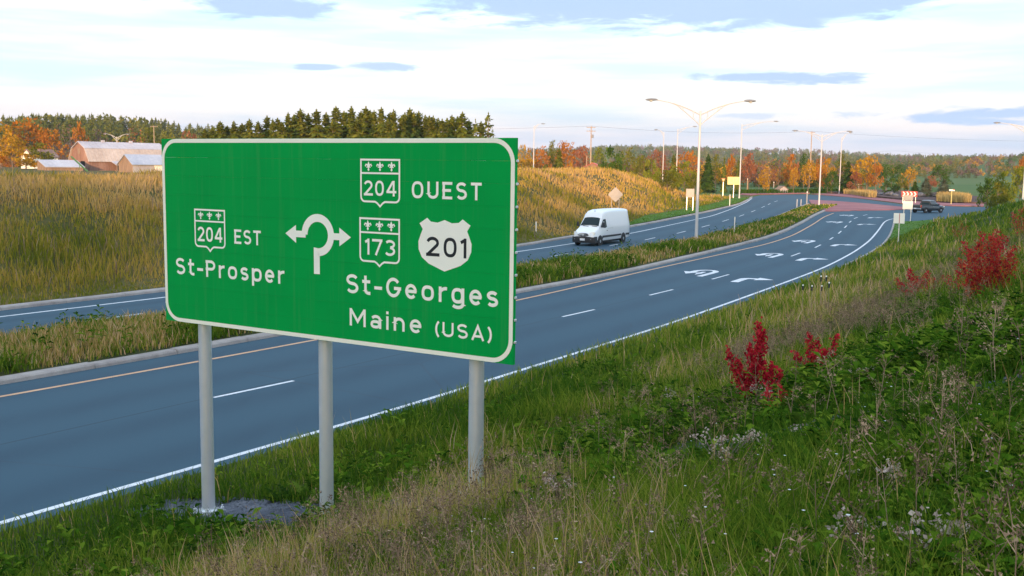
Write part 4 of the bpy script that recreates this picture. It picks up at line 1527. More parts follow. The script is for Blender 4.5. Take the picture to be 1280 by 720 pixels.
# ------------------------------------------------------------------ vehicles
def wheel(parent, x, y, r, w, side):
    t = MB().lathe([(r * 0.62, -w / 2), (r * 0.95, -w / 2), (r, -w / 2 + 0.03), (r, w / 2 - 0.03), (r * 0.95, w / 2), (r * 0.62, w / 2)], 24, (x, y, r), 'Y')
    wh = t.build('wheel', M_['rubber'], parent, smooth=True)
    rm = MB().lathe([(r * 0.64, -0.06), (r * 0.64, 0.05), (r * 0.5, 0.035), (r * 0.25, 0.06), (0.05, 0.065)] if side > 0 else [(0.05, -0.065), (r * 0.25, -0.06), (r * 0.5, -0.035), (r * 0.64, -0.05), (r * 0.64, 0.06)], 20, (x, y + side * (w / 2 - 0.05), r), 'Y')
    rm.build('rim', M_['rim'], wh, smooth=True)
    return wh


def section(x, zb, zt, hb, ht, r=0.2, zm=None, n=6):
    """closed ring across the body at x"""
    zm = zm if zm is not None else zb + (zt - zb) * 0.45
    P = [(x, -hb * 0.94, zb), (x, -hb, zb + 0.08), (x, -hb, zm)]
    half = [(-ht, zt - r)]
    for i in range(1, n + 1):
        a = R(90 * i / n)
        half.append((-(ht - r) - r * math.cos(a), zt - r + r * math.sin(a)))
    P += [(x, a, b) for a, b in half]
    P += [(x, 0, zt + 0.03)]
    P += [(x, -a, b) for (_, a, b) in reversed(P[:-1])]
    return P


def body_loft(stations):
    return MB().loft([section(*s) for s in stations])


def van():
    A = G(723, 306.3)
    B = G(748.5, 306.3)
    Crear = G(776.5, 302.4)
    front = (A + B) / 2
    hd = (B - Crear)
    hd.z = 0
    hd.normalize()
    # local -x is forward
    loc = front - hd * 3.4 + hd * 1.02
    rz = math.atan2(-hd.y, -hd.x)
    t = thing('delivery_van', 'white high-roof delivery van driving on the far carriageway', 'van', (loc.x, loc.y, 0.004), rz)
    L0 = -3.4
    X = lambda x: x + L0
    # width stations: bottom half width .99, roof .83
    S = [(X(0.00), 0.42, 0.92, 0.78, 0.70, 0.12), (X(0.06), 0.38, 1.00, 0.88, 0.78, 0.16), (X(0.22), 0.36, 1.09, 0.95, 0.86, 0.18), (X(0.5), 0.36, 1.21, 0.985, 0.90, 0.18),
         (X(0.98), 0.36, 1.40, 0.99, 0.90, 0.16), (X(1.10), 0.36, 1.50, 0.99, 0.885, 0.16), (X(1.66), 0.36, 2.14, 0.99, 0.81, 0.17), (X(1.84), 0.36, 2.46, 0.99, 0.79, 0.22), (X(2.2), 0.36, 2.65, 0.99, 0.79, 0.25),
         (X(2.9), 0.36, 2.74, 0.99, 0.79, 0.26), (X(4.4), 0.36, 2.76, 0.99, 0.79, 0.26), (X(6.3), 0.38, 2.74, 0.985, 0.785, 0.26), (X(6.72), 0.42, 2.70, 0.97, 0.77, 0.26), (X(6.8), 0.46, 2.62, 0.93, 0.73, 0.26)]
    body_loft(S).build('body', M_['vanpaint'], t, smooth=True)

    def hw(x, z):                                   # half width of the body at a place
        xs = [s[0] for s in S]
        hb, ht, zt, zb = (float(np.interp(x, xs, [s[i] for s in S])) for i in (3, 4, 2, 1))
        r = float(np.interp(x, xs, [s[5] for s in S]))
        zm = zb + (zt - zb) * 0.45
        return hb if z <= zm else float(np.interp(z, [zm, zt - r], [hb, ht]))

    def top(x):
        return float(np.interp(x, [s[0] for s in S], [s[2] for s in S]))

    def side_patch(pts, off, mat, name, parent=t, sides=(-1, 1)):
        for sd_ in sides:
            mb = MB()
            P0 = [(x, sd_ * (hw(x, z) + off), z) for x, z in pts]
            P1 = [(x, sd_ * (hw(x, z) - 0.03), z) for x, z in pts]
            n = len(P0)
            mb.add(P0 + P1, [tuple(range(n))] + [(i, (i + 1) % n, n + (i + 1) % n, n + i) for i in range(n)])
            mb.build(name, mat, parent)
    # windscreen laid on the slope
    g = MB()
    n, m = 6, 9
    vs_ = []
    for i in range(n):
        x = X(1.13) + (X(1.65) - X(1.13)) * i / (n - 1)
        w = hw(x, top(x) - 0.16) - 0.09 - 0.01 * i
        for j in range(m):
            y = -w + 2 * w * j / (m - 1)
            vs_.append((x - 0.03, y, top(x) + 0.03 * (1 - abs(y / w)) + 0.022 - 0.05 * (abs(y) / w) ** 6))
    g.add(vs_, [(i * m + j, i * m + j + 1, (i + 1) * m + j + 1, (i + 1) * m + j) for i in range(n - 1) for j in range(m - 1)])
    ws = g.build('windscreen', M_['glass'], t, smooth=True)
    for y in (-0.42, 0.35):
        MB().tube([(X(1.03), y - 0.3, 1.475), (X(1.06), y + 0.2, 1.515)], 0.018, 6).build('wiper', M_['blackplastic'], ws)
    side_patch([(X(1.32), 1.42), (X(1.46), 1.62), (X(1.82), 2.02), (X(2.20), 2.04), (X(2.24), 1.42), (X(1.9), 1.34)], 0.012, M_['glass'], 'side_window')
    # grille and lights
    gr = [(0.50 * math.cos(R(a)), 0.86 + 0.14 * math.sin(R(a)) + (0.015 if math.sin(R(a)) < 0 else 0)) for a in range(0, 360, 15)]
    mb = MB()
    mb.add([(X(-0.03 + 0.10 * (abs(y) / 0.9) ** 2 + 0.16 * max(z - 0.86, 0)), y, z) for y, z in gr] + [(X(0.25), y, z) for y, z in gr], [tuple(range(24))] + [(i, (i + 1) % 24, 24 + (i + 1) % 24, 24 + i) for i in range(24)])
    go = mb.build('grille', M_['blackplastic'], t)
    for z in (0.8, 0.865):
        MB().box((X(-0.022), 0, z), (0.03, 0.66, 0.018)).build('grille_bar', M_['rim'], go)
    ring_ = MB().lathe([(0.075, -0.006), (0.095, 0), (0.095, 0.012), (0.075, 0.015)], 16)
    ring_.v = [(X(-0.045) + p[2], p[0], 0.835 + p[1]) for p in ring_.v]
    ring_.build('round_badge', M_['rim'], go, smooth=True)
    for s in (-1, 1):
        pts = [(0.50, 0.82), (0.50, 0.95), (0.60, 1.06), (0.82, 1.10), (0.90, 1.02), (0.88, 0.84), (0.7, 0.78)]
        mb = MB()
        P0 = [(X(0.00 + 0.17 * ((y - 0.45) / 0.45) ** 1.6 + 0.35 * max(z - 0.92, 0)) - 0.02, s * y, z) for y, z in pts]
        P1 = [(p[0] + 0.15, p[1], p[2] - 0.0) for p in P0]
        nn_ = len(P0)
        mb.add(P0 + P1, [tuple(range(nn_))] + [(i, (i + 1) % nn_, nn_ + (i + 1) % nn_, nn_ + i) for i in range(nn_)])
        mb.build('headlight', M_['headlight'], t)
    # dark bumper that wraps round the nose
    bm_ = MB()
    rings = []
    for y in np.linspace(-1.0, 1.0, 15):
        xo = X(-0.10 + 0.22 * abs(y) ** 4)
        rings.append([(xo + 0.03, y * 0.985, 0.24), (xo - 0.02, y * 0.985, 0.46), (xo, y * 0.985, 0.68), (xo + 0.1, y * 0.985, 0.73), (xo + 0.5, y * 0.985, 0.73), (xo + 0.5, y * 0.985, 0.24)])
    bu = bm_.loft(rings).build('front_bumper', M_['blackplastic'], t, smooth=True)
    MB().box((X(-0.135), 0, 0.5), (0.02, 0.42, 0.17), ch=0.003).build('number_plate', M_['plate'], bu)
    for s in (-1, 1):
        MB().lathe([(0.05, -0.01), (0.06, 0.0), (0.06, 0.01)], 12, (X(-0.02), s * 0.7, 0.52), 'Y').build('fog_lamp', M_['rim'], bu)
    side_patch([(X(1.42), 0.50), (X(1.42), 0.76), (X(5.02), 0.76), (X(5.02), 0.62), (X(1.6), 0.60)], 0.02, M_['blackplastic'], 'side_moulding')
    side_patch([(X(5.9), 0.60), (X(5.9), 0.76), (X(6.7), 0.76), (X(6.7), 0.60)], 0.02, M_['blackplastic'], 'side_moulding')
    # door seams and roof crease as shallow strips
    for x in (2.42, 3.85):
        side_patch([(X(x), 0.75), (X(x), 2.3), (X(x + 0.022), 2.3), (X(x + 0.022), 0.75)], 0.003, M_['lamphead'], 'door_seam')
    side_patch([(X(2.45), 2.02), (X(2.45), 2.035), (X(6.65), 2.035), (X(6.65), 2.02)], 0.004, M_['sheetback'], 'side_crease')
    side_patch([(X(2.45), 1.29), (X(2.45), 1.31), (X(6.65), 1.31), (X(6.65), 1.29)], 0.004, M_['sheetback'], 'side_crease')
    side_patch([(X(2.2), 1.12), (X(2.2), 1.16), (X(2.38), 1.16), (X(2.38), 1.12)], 0.02, M_['blackplastic'], 'door_handle')
    for s in (-1, 1):
        for x in (1.02, 5.45):
            ar = MB().lathe([(0.34, -0.02), (0.43, -0.02), (0.45, 0.0), (0.45, 0.02), (0.34, 0.02)], 28, (X(x), s * 0.992, 0.37), 'Y')
            ar.build('wheel_arch', M_['blackplastic'], t, smooth=True)
            MB().lathe([(0.42, -0.02), (0.42, 0.012)], 24, (X(x), s * 0.975, 0.37), 'Y').build('arch_well', M_['black'], t)
            wheel(t, X(x), s * 0.90, 0.345, 0.24, s)
        mr_ = MB().box((X(1.33), s * 1.13, 1.62), (0.14, 0.2, 0.36), ch=0.04)
        mr_.tube([(X(1.38), s * 0.93, 1.5), (X(1.36), s * 1.1, 1.5)], 0.04, 8)
        mr_.build('mirror', M_['blackplastic'], t, smooth=True)
        MB().box((X(6.79), s * 0.86, 1.15), (0.05, 0.14, 0.6), ch=0.01).build('tail_lamp', M_['tail'], t)
    MB().box((X(6.78), 0, 0.52), (0.12, 1.8, 0.2), ch=0.03).build('rear_bumper', M_['blackplastic'], t)
    MB().box((X(3.0), 0, 0.30), (5.2, 1.5, 0.2)).build('chassis', M_['black'], t)
    MB().lathe([(0.03, 0), (0.02, 0.05), (0.008, 0.25)], 8, (X(2.05), 0.0, 2.57)).build('aerial', M_['blackplastic'], t)


van()


def pickup():
    P = G(1159.5, 265.8)
    az = R(58)
    t = thing('pickup_truck', 'dark grey pickup truck leaving the roundabout to the right', 'pickup truck', (P.x, P.y, 0.004), math.pi / 2 - az)
    k = lambda *s: s
    # forward is +x
    S = [k(-2.72, .55, .98, .92, .90, .06), k(-2.66, .5, 1.05, .955, .93, .06), k(-0.55, .45, 1.07, .97, .94, .07), k(0.75, .42, 1.06, .97, .93, .08), k(1.1, .42, 1.08, .97, .90, .10),
         k(2.2, .42, 1.06, .96, .86, .14), k(2.6, .45, 1.0, .92, .8, .16), k(2.74, .5, .9, .84, .74, .14)]
    body_loft(S).build('body', M_['truckpaint'], t, smooth=True)
    # open load bed: a dark recess with raised side walls
    MB().box((-1.63, 0, 1.085), (1.95, 1.5, 0.05)).build('load_bed', M_['blackplastic'], t)
    for s in (-1, 1):
        MB().box((-1.6, s * 0.86, 1.12), (2.15, 0.14, 0.1), ch=0.03).build('bed_rail', M_['truckpaint'], t)
    MB().box((-2.7, 0, 0.93), (0.09, 1.55, 0.46), ch=0.03).build('tailgate', M_['truckpaint'], t)
    C = [k(-0.62, 1.0, 1.72, .94, .74, .14), k(-0.50, 1.0, 1.80, .95, .74, .15), k(-0.1, 1.0, 1.84, .95, .73, .15), k(0.45, 1.0, 1.82, .95, .72, .15), k(0.72, 1.0, 1.72, .95, .73, .14), k(1.42, 1.0, 1.12, .94, .88, .08)]
    body_loft(C).build('cab', M_['truckpaint'], t, smooth=True)
    xs = [c[0] for c in C]

    def hw(x, z):
        hb, ht, zt = (float(np.interp(x, xs, [c[i] for c in C])) for i in (3, 4, 2))
        zm = 1.0 + (zt - 1.0) * 0.45
        return hb if z <= zm else float(np.interp(z, [zm, zt - 0.14], [hb, ht]))
    for s in (-1, 1):
        for pts in ([(-0.45, 1.2), (-0.38, 1.64), (0.06, 1.66), (0.06, 1.2)], [(0.13, 1.2), (0.13, 1.66), (0.5, 1.64), (0.98, 1.2)]):
            P0 = [(x, s * (hw(x, z) + 0.012), z) for x, z in pts]
            P1 = [(x, s * (hw(x, z) - 0.03), z) for x, z in pts]
            MB().add(P0 + P1, [(0, 1, 2, 3)] + [(i, (i + 1) % 4, 4 + (i + 1) % 4, 4 + i) for i in range(4)]).build('side_window', M_['glass'], t)
        for x in (-1.72, 1.72):
            MB().lathe([(0.36, -0.02), (0.45, -0.02), (0.47, 0), (0.45, 0.02), (0.36, 0.02)], 26, (x, s * 0.972, 0.42), 'Y').build('wheel_arch', M_['blackplastic'], t, smooth=True)
            MB().lathe([(0.44, -0.02), (0.44, 0.012)], 24, (x, s * 0.96, 0.42), 'Y').build('arch_well', M_['black'], t)
            wheel(t, x, s * 0.89, 0.385, 0.26, s)
        MB().box((-2.715, s * 0.86, 0.98), (0.07, 0.14, 0.36), ch=0.01).build('tail_lamp', M_['tail'], t)
        MB().box((2.62, s * 0.68, 0.88), (0.2, 0.36, 0.2), ch=0.03).build('headlight', M_['headlight'], t)
        MB().box((1.05, s * 1.08, 1.28), (0.12, 0.2, 0.18), ch=0.03).build('mirror', M_['blackplastic'], t)
        MB().box((0.0, s * 0.975, 0.98), (0.16, 0.03, 0.03)).build('door_handle', M_['rim'], t)
    MB().add([(-0.66, -0.62, 1.2), (-0.66, 0.62, 1.2), (-0.60, 0.56, 1.62), (-0.60, -0.56, 1.62), (-0.5, -0.62, 1.2), (-0.5, 0.62, 1.2), (-0.5, 0.56, 1.62), (-0.5, -0.56, 1.62)], [(0, 1, 2, 3), (0, 4, 5, 1), (1, 5, 6, 2), (2, 6, 7, 3), (3, 7, 4, 0)]).build('rear_window', M_['glass'], t)
    MB().add([(0.78, -0.66, 1.69), (0.78, 0.66, 1.69), (1.38, 0.8, 1.19), (1.38, -0.8, 1.19)], [(0, 1, 2, 3)]).build('windscreen', M_['glass'], t)
    rb = MB().box((-2.8, 0, 0.62), (0.16, 1.85, 0.2), ch=0.04).build('rear_bumper', M_['rim'], t)
    MB().box((-2.885, 0.0, 0.66), (0.012, 0.32, 0.15)).build('number_plate', M_['plate'], rb)
    MB().box((2.72, 0, 0.6), (0.16, 1.8, 0.24), ch=0.05).build('front_bumper', M_['rim'], t)
    MB().box((0, 0, 0.42), (4.6, 1.5, 0.22)).build('chassis', M_['black'], t)


pickup()


# ------------------------------------------------------------------ farm buildings on the plateau
def boards_mat(name, cols, sc=5.0):
    m = ramp_mat(name, cols, (0.6, 4, 18), (0.4, 0.35, 0.25), 0.9, 0.2, 0.01, stretch=(1, 1, 0.12))
    return m


M_['barnred'] = boards_mat('faded_red_boards', [(0.17, 0.095, 0.075), (0.28, 0.165, 0.13), (0.40, 0.26, 0.21)])
M_['barnbrown'] = boards_mat('weathered_boards', [(0.17, 0.12, 0.09), (0.28, 0.20, 0.145), (0.40, 0.29, 0.22)])
M_['barngrey'] = boards_mat('grey_boards', [(0.30, 0.28, 0.30), (0.44, 0.42, 0.44), (0.55, 0.53, 0.54)])
M_['tin'] = ramp_mat('tin_roof', [(0.33, 0.31, 0.34), (0.45, 0.43, 0.47), (0.56, 0.54, 0.58)], (0.25, 2, 12), rough=0.5, bump=0.1, spec=0.5)
M_['tinlow'] = ramp_mat('stained_tin_roof', [(0.36, 0.29, 0.26), (0.48, 0.41, 0.37), (0.58, 0.51, 0.47)], (0.25, 2, 12), rough=0.55, bump=0.1)
M_['tinblue'] = ramp_mat('blue_grey_tin_roof', [(0.27, 0.31, 0.40), (0.37, 0.41, 0.50), (0.46, 0.49, 0.57)], (0.25, 2, 12), rough=0.45, bump=0.1, spec=0.5)
M_['greenpaint'] = plain('green_conveyor_paint', (0.06, 0.16, 0.05), 0.6)
M_['darkopen'] = plain('dark_opening', (0.02, 0.018, 0.018), 0.9)


def siding(parent, poly, y, mat, w, name='board'):
    """upright boards on a gable wall; poly is its outline in x,z at y"""
    xs = [p[0] for p in poly]
    x0, x1 = min(xs), max(xs)
    n = max(3, int((x1 - x0) / w))
    tops = sorted([p for p in poly if p[1] > 0.2])
    tx, tz = [p[0] for p in tops], [p[1] for p in tops]
    me_mat = M_[mat]
    for i in range(n):
        a, b = x0 + (x1 - x0) * i / n + 0.02, x0 + (x1 - x0) * (i + 1) / n - 0.02
        za, zb = np.interp(a, tx, tz), np.interp(b, tx, tz)
        mid = [((a + b) / 2, np.interp((a + b) / 2, tx, tz))] if abs((a + b) / 2) < w else []
        MB().prism([(a, 0), (b, 0), (b, zb)] + mid + [(a, za)], y - random.uniform(0.02, 0.045), y + 0.02).build(name, me_mat, parent)


def roof_sheet(mb, a, b, y0, y1, th=0.12):
    """a slope between eave a and ridge b (x,z), with thickness"""
    n = np.array([-(b[1] - a[1]), b[0] - a[0]], float)
    n = n / np.linalg.norm(n) * th
    if n[1] < 0:
        n = -n
    mb.prism([a, b, (b[0] + n[0], b[1] + n[1]), (a[0] + n[0], a[1] + n[1])], y0, y1)


def place(name, label, cat, px, Y, rz):
    p = ground_pt(px, Y)
    return thing(name, label, cat, (p.x, p.y, p.z - 0.2), rz)


# gambrel barn: gable end (local -y) towards the road and left
Yb = 215
t = place('barn', 'large gambrel-roofed barn with reddish gable end and tin roof', 'barn', 103, Yb, R(-40))
gam = [(-4.0, 0), (4.0, 0), (4.0, 2.2), (2.6, 4.6), (0, 5.9), (-2.6, 4.6), (-4.0, 2.2)]
w = MB().prism(gam, 0.0, 18.0).build('wall', M_['barnred'], t)
siding(w, gam, 0.0, 'barnred', 0.55)
for a, b, nm, mt in (((4.25, 1.95), (2.6, 4.68), 'lower_roof', 'tinlow'), ((2.75, 4.62), (0.0, 6.0), 'upper_roof', 'tin'), ((-4.25, 1.95), (-2.6, 4.68), 'lower_roof', 'tinlow'), ((-2.75, 4.62), (0.0, 6.0), 'upper_roof', 'tin')):
    mb = MB()
    roof_sheet(mb, a, b, -0.35, 18.3)
    r0 = mb.build(nm, M_[mt], t)
    for q in range(23):                                  # standing seams
        y = -0.2 + q * 0.83
        s = MB()
        n_ = np.array([-(b[1] - a[1]), b[0] - a[0]]); n_ = n_ / np.linalg.norm(n_) * (1 if n_[1] > 0 else -1)
        pa_, pb_ = np.array(a) + n_ * 0.115, np.array(b) + n_ * 0.115
        s.prism([tuple(pa_), tuple(pb_), tuple(pb_ + n_ * 0.05), tuple(pa_ + n_ * 0.05)], y, y + 0.05)
        s.build('roof_seam', M_[mt], r0)
MB().box((0, -0.06, 4.1), (0.9, 0.08, 1.1)).build('loft_door', M_['barnbrown'], t)
MB().box((1.4, -0.06, 1.5), (1.5, 0.08, 1.2)).build('doorway', M_['darkopen'], t)
for y in (5.2, 11.5):
    v = MB().box((0, y, 6.1), (0.6, 0.6, 0.7), ch=0.02).build('roof_vent', M_['tin'], t)
MB().box((4.03, 7, 1.2), (0.08, 2.2, 1.9)).build('doorway', M_['darkopen'], t)
# lean-to under the lower roof
mb = MB()
roof_sheet(mb, (6.3, 1.3), (4.1, 2.1), 4.5, 12.5)
mb.build('lean_to_roof', M_['tin'], t)
for y in (4.8, 8.5, 12.2):
    MB().box((6.1, y, 0.65), (0.16, 0.16, 1.3)).build('lean_to_post', M_['barnbrown'], t)

t = place('small_barn', 'small gable barn with brown boards and blue-grey roof beside the sign', 'barn', 160, 190, R(-40))
gab = [(-2.4, 0), (2.4, 0), (2.4, 1.75), (0, 3.35), (-2.4, 1.75)]
w = MB().prism(gab, 0, 9.5).build('wall', M_['barngrey'], t)
siding(w, gab, 0.0, 'barnbrown', 0.5)
for s in (1, -1):
    mb = MB()
    roof_sheet(mb, (s * 2.7, 1.56), (0, 3.42), -0.3, 9.8, 0.1)
    mb.build('roof', M_['tinblue'], t)
MB().box((2.42, 5.2, 0.95), (0.06, 1.9, 1.3)).build('barn_door', M_['signwhite'], t)
t = place('shed', 'low shed with pale mono-pitch roof at the left of the barn', 'shed', 56, 205, R(-48))
w = MB().prism([(-2.6, 0), (2.6, 0), (2.6, 0.9), (-1.6, 2.1), (-2.6, 1.9)], 0, 7.0).build('wall', M_['barnbrown'], t)
mb = MB()
roof_sheet(mb, (2.9, 0.82), (-1.7, 2.2), -0.3, 7.3, 0.12)
mb.build('roof', M_['tin'], t)
mb = MB()
roof_sheet(mb, (-2.9, 1.8), (-1.7, 2.2), -0.3, 7.3, 0.12)
mb.build('roof', M_['tin'], t)
siding(w, [(-2.6, 0), (2.6, 0), (2.6, 0.9), (-1.6, 2.1), (-2.6, 1.9)], 0.0, 'barnbrown', 0.5)
# green conveyor leaning on the barn
t = place('farm_conveyor', 'green farm conveyor leaning against the red gable of the barn', 'conveyor', 113, 196, 0)
MB().tube([(0, 0, 0.1), (-3.3, 0.6, 2.9)], 0.16, 4).build('chute', M_['greenpaint'], t)
MB().tube([(-1.6, 0.3, 1.4), (-1.9, 0.2, 0)], 0.06, 6).build('leg', M_['greenpaint'], t)
# house among the orange trees
t = place('farmhouse', 'pale farmhouse half hidden by orange trees at the far left', 'house', 38, 238, R(-35))
gab = [(-2.6, 0), (2.6, 0), (2.6, 2.9), (0, 4.4), (-2.6, 2.9)]
w = MB().prism(gab, 0, 6).build('wall', M_['signwhite'], t)
for s in (1, -1):
    mb = MB()
    roof_sheet(mb, (s * 2.9, 2.7), (0, 4.5), -0.3, 6.3, 0.12)
    mb.build('roof', M_['barnred'], t)
for x, z in ((-1.2, 2.0), (1.2, 2.0), (0, 3.2)):
    f = MB().box((x, -0.03, z), (0.8, 0.06, 0.9)).build('window', M_['signwhite'], t)
    MB().box((x, -0.065, z), (0.62, 0.02, 0.72)).build('pane', M_['glass'], f)
# little red roof on the crest right of the utility pole
t = place('shed', 'little orange-red roofed shed behind the crest at the utility pole', 'shed', 739, 250, R(-10))
zr = atY(739, 204, 250).z - t.location.z
gab = [(-2.0, 0), (2.0, 0), (2.0, zr - 0.9), (0, zr), (-2.0, zr - 0.9)]
MB().prism(gab, 0, 4.5).build('wall', M_['barnred'], t)
for s in (1, -1):
    mb = MB()
    roof_sheet(mb, (s * 2.3, zr - 1.0), (0, zr + 0.03), -0.3, 4.8, 0.1)
    mb.build('roof', M_['red'], t)
# little hut under the trees behind the roundabout
t = place('hut', 'small grey hut under the autumn trees beyond the roundabout', 'hut', 977, 262, 0.3)
MB().prism([(-1.1, 0), (1.1, 0), (1.1, 1.3), (0, 2.0), (-1.1, 1.3)], 0, 2.0).build('wall', M_['barngrey'], t)
for s in (1, -1):
    mb = MB()
    roof_sheet(mb, (s * 1.35, 1.15), (0, 2.05), -0.2, 2.2, 0.08)
    mb.build('roof', M_['barnbrown'], t)

# ------------------------------------------------------------------ trees
def tri_soup():
    return [], [], []


def quad_leaves(C, size, rg, up=0.25):
    """one small leaf-spray quad at every point, turned any way"""
    n = len(C)
    a = rg.normal(size=(n, 3)); a /= np.linalg.norm(a, axis=1)[:, None]
    b = rg.normal(size=(n, 3)); b[:, 2] += up
    b -= a * (a * b).sum(1)[:, None]; b /= np.linalg.norm(b, axis=1)[:, None]
    s = (size * rg.uniform(0.6, 1.35, n))[:, None]
    a, b = a * s, b * s * rg.uniform(0.45, 0.8, (n, 1))
    V = np.stack([C - a, C - b * 0.9, C + a, C + b], 1).reshape(-1, 3)
    i = np.arange(n)[:, None] * 4
    Tq = np.concatenate([i + [0, 1, 2], i + [0, 2, 3]])
    return V, Tq


def tube_np(pts, rad, n=5):
    mb = MB()
    mb.tube(pts, rad, n)
    return mb


def make_broadleaf(seed, shape='round', nleaf=620, bare=0.0):
    """unit-height tree: returns (crown verts, tris, tint, trunk builder)"""
    rg = np.random.default_rng(seed)
    prof = {'round': ([0.16, 0.3, 0.5, 0.72, 0.9, 1.0], [0.16, 0.38, 0.5, 0.44, 0.24, 0.04]),
            'tall': ([0.12, 0.28, 0.45, 0.65, 0.85, 1.0], [0.10, 0.30, 0.46, 0.44, 0.26, 0.03]),
            'bush': ([0.0, 0.15, 0.4, 0.65, 0.85, 1.0], [0.34, 0.48, 0.52, 0.44, 0.28, 0.06])}[shape]
    fr = lambda h: np.interp(h, *prof)
    tb = MB()
    lean = rg.normal(0, 0.03, 2)
    tp = [(0, 0, -0.03), (lean[0] * 0.3, lean[1] * 0.3, 0.3), (lean[0], lean[1], 0.62), (lean[0] * 1.3, lean[1] * 1.3, 0.92)]
    tb.tube(tp, [0.026, 0.019, 0.011, 0.003], 6)
    clumps = []
    for k in range(15):
        h0 = rg.uniform(0.16 if shape != 'bush' else 0.04, 0.72)
        az = k * 2.4 + rg.uniform(-0.5, 0.5)
        h1_ = min(0.96, h0 + rg.uniform(0.10, 0.28))
        r1 = fr(h1_) * rg.uniform(0.62, 1.0)
        e = np.array([math.cos(az) * r1 + lean[0], math.sin(az) * r1 + lean[1], h1_])
        s = np.array([lean[0] * h0, lean[1] * h0, h0])
        m = (s + e) / 2 + np.array([0, 0, -0.02])
        tb.tube([s, m, e], [0.010, 0.006, 0.002], 4)
        clumps += [(e, 0.15), (m * 0.4 + e * 0.6 + rg.normal(0, 0.05, 3), 0.13)]
    for k in range(10):
        h = rg.uniform(0.3, 0.95)
        az = rg.uniform(0, 6.28)
        r = fr(h) * rg.uniform(0.2, 0.9)
        clumps.append((np.array([math.cos(az) * r, math.sin(az) * r, h]), 0.14))
    clumps.append((np.array([lean[0], lean[1], 0.93]), 0.10))
    C, tint = [], []
    per = nleaf // len(clumps)
    for c, r in clumps:
        k = max(4, int(per * rg.uniform(0.5, 1.4)))
        q = rg.normal(size=(k, 3))
        q = q / np.linalg.norm(q, axis=1)[:, None] * (rg.uniform(0.3, 1.0, (k, 1)) ** 0.6) * r * rg.uniform(0.75, 1.2)
        q[:, 2] *= 0.8
        C.append(c + q)
        tint.append(np.clip(rg.uniform(0.25, 0.75) + rg.normal(0, 0.16, k), 0, 1))
    C = np.concatenate(C)
    C[:, 2] = np.clip(C[:, 2], 0.02, 1.0)
    tint = np.concatenate(tint)
    V, Tq = quad_leaves(C, (0.036 if shape == 'bush' else 0.036) if not bare else 0.024, rg)
    return V, Tq, np.concatenate([tint, tint]), tb


def make_conifer(seed, levels=28, wide=0.30, per=12, gaps=0.04, droop=0.45, fat=0.6):
    rg = np.random.default_rng(seed)
    tb = MB()
    tb.tube([(0, 0, -0.03), (0, 0, 0.5), (0, 0, 0.99)], [0.02, 0.012, 0.002], 6)
    V, T_, tint = [], [], []
    for L_ in range(levels):
        f = L_ / (levels - 1)
        h = 0.05 + 0.92 * f ** 0.92
        r = wide * (1 - f) ** 0.72 + 0.012
        r *= rg.uniform(0.85, 1.15)
        n = max(5, int(per * (1 - 0.35 * f)))
        off = rg.uniform(0, 6.28)
        for k in range(n):
            if rg.random() < gaps:
                continue
            a = off + k * 2 * math.pi / n + rg.uniform(-0.25, 0.25)
            rr = r * rg.uniform(0.68, 1.2)
            ca, sa = math.cos(a), math.sin(a)
            up = rg.uniform(-droop, -droop * 0.2) if f < 0.75 else rg.uniform(-0.1, 0.6)
            base = np.array([0, 0, h + 0.015])
            tip = np.array([ca * rr, sa * rr, h + rr * up])
            side = np.array([-sa, ca, 0])
            t0 = np.clip(rg.uniform(0.15, 0.85), 0, 1)
            for q in (0.35, 0.65, 0.92):
                p = base * (1 - q) + tip * q
                w = rr * fat * (1.15 - q) + 0.006
                fw = (tip - base) * 0.33
                b = len(V)
                V += [p - fw * 0.7, p + side * w - np.array([0, 0, rg.uniform(0, 0.018)]), p + fw * rg.uniform(0.7, 1.1), p - side * w - np.array([0, 0, rg.uniform(0, 0.018)]), p + fw * 0.2 - np.array([0, 0, 0.02 + 0.05 * rr])]
                T_ += [(b, b + 1, b + 2), (b, b + 2, b + 3), (b + 1, b + 4, b + 3)]
                tint += [np.clip(t0 + rg.normal(0, 0.12), 0, 1)] * 3
    k = 260                                                   # short inner twigs close the crown
    hq = rg.random(k) ** 1.3 * 0.9 + 0.03
    aq = rg.uniform(0, 6.28, k)
    rq = (wide * (1 - hq) ** 0.85) * rg.uniform(0.2, 0.8, k)
    Vq, Tq_ = quad_leaves(np.stack([np.cos(aq) * rq, np.sin(aq) * rq, hq], 1), 0.032, rg, 0.6)
    b = len(V)
    V += [p for p in Vq]
    T_ += [tuple(int(i) + b for i in q) for q in Tq_]
    tq = np.clip(rg.normal(0.45, 0.2, k), 0, 1)
    tint += list(np.concatenate([tq, tq]))
    b = len(V)
    V += [np.array([0.012, 0, 0.93]), np.array([-0.006, 0.01, 0.93]), np.array([-0.006, -0.01, 0.93]), np.array([0, 0, 1.0])]
    T_ += [(b, b + 1, b + 3), (b + 1, b + 2, b + 3), (b + 2, b, b + 3)]
    tint += [0.6] * 3
    return np.array(V), np.array(T_), np.array(tint), tb


TEMPL = {}


def template(key):
    """crown data and trunk mesh made once, shared by all trees of the kind"""
    if key not in TEMPL:
        kind, seed = key
        if kind in ('round', 'tall', 'bush'):
            d = make_broadleaf(seed * 13 + len(kind), kind, 900 if kind != 'bush' else 1500)
        elif kind == 'bare':
            d = make_broadleaf(seed * 17 + 3, 'round', 460, 1.0)
        elif kind == 'spruce':
            d = make_conifer(seed * 7 + 1)
        elif kind == 'pine':
            d = make_conifer(seed * 5 + 2, 11, 0.42, 9, 0.15, 0.0)
        elif kind == 'sparse':
            d = make_conifer(seed * 3 + 2, 10, 0.34, 7, 0.2, 0.3)
        TEMPL[key] = [d, {}, None]
    return TEMPL[key]


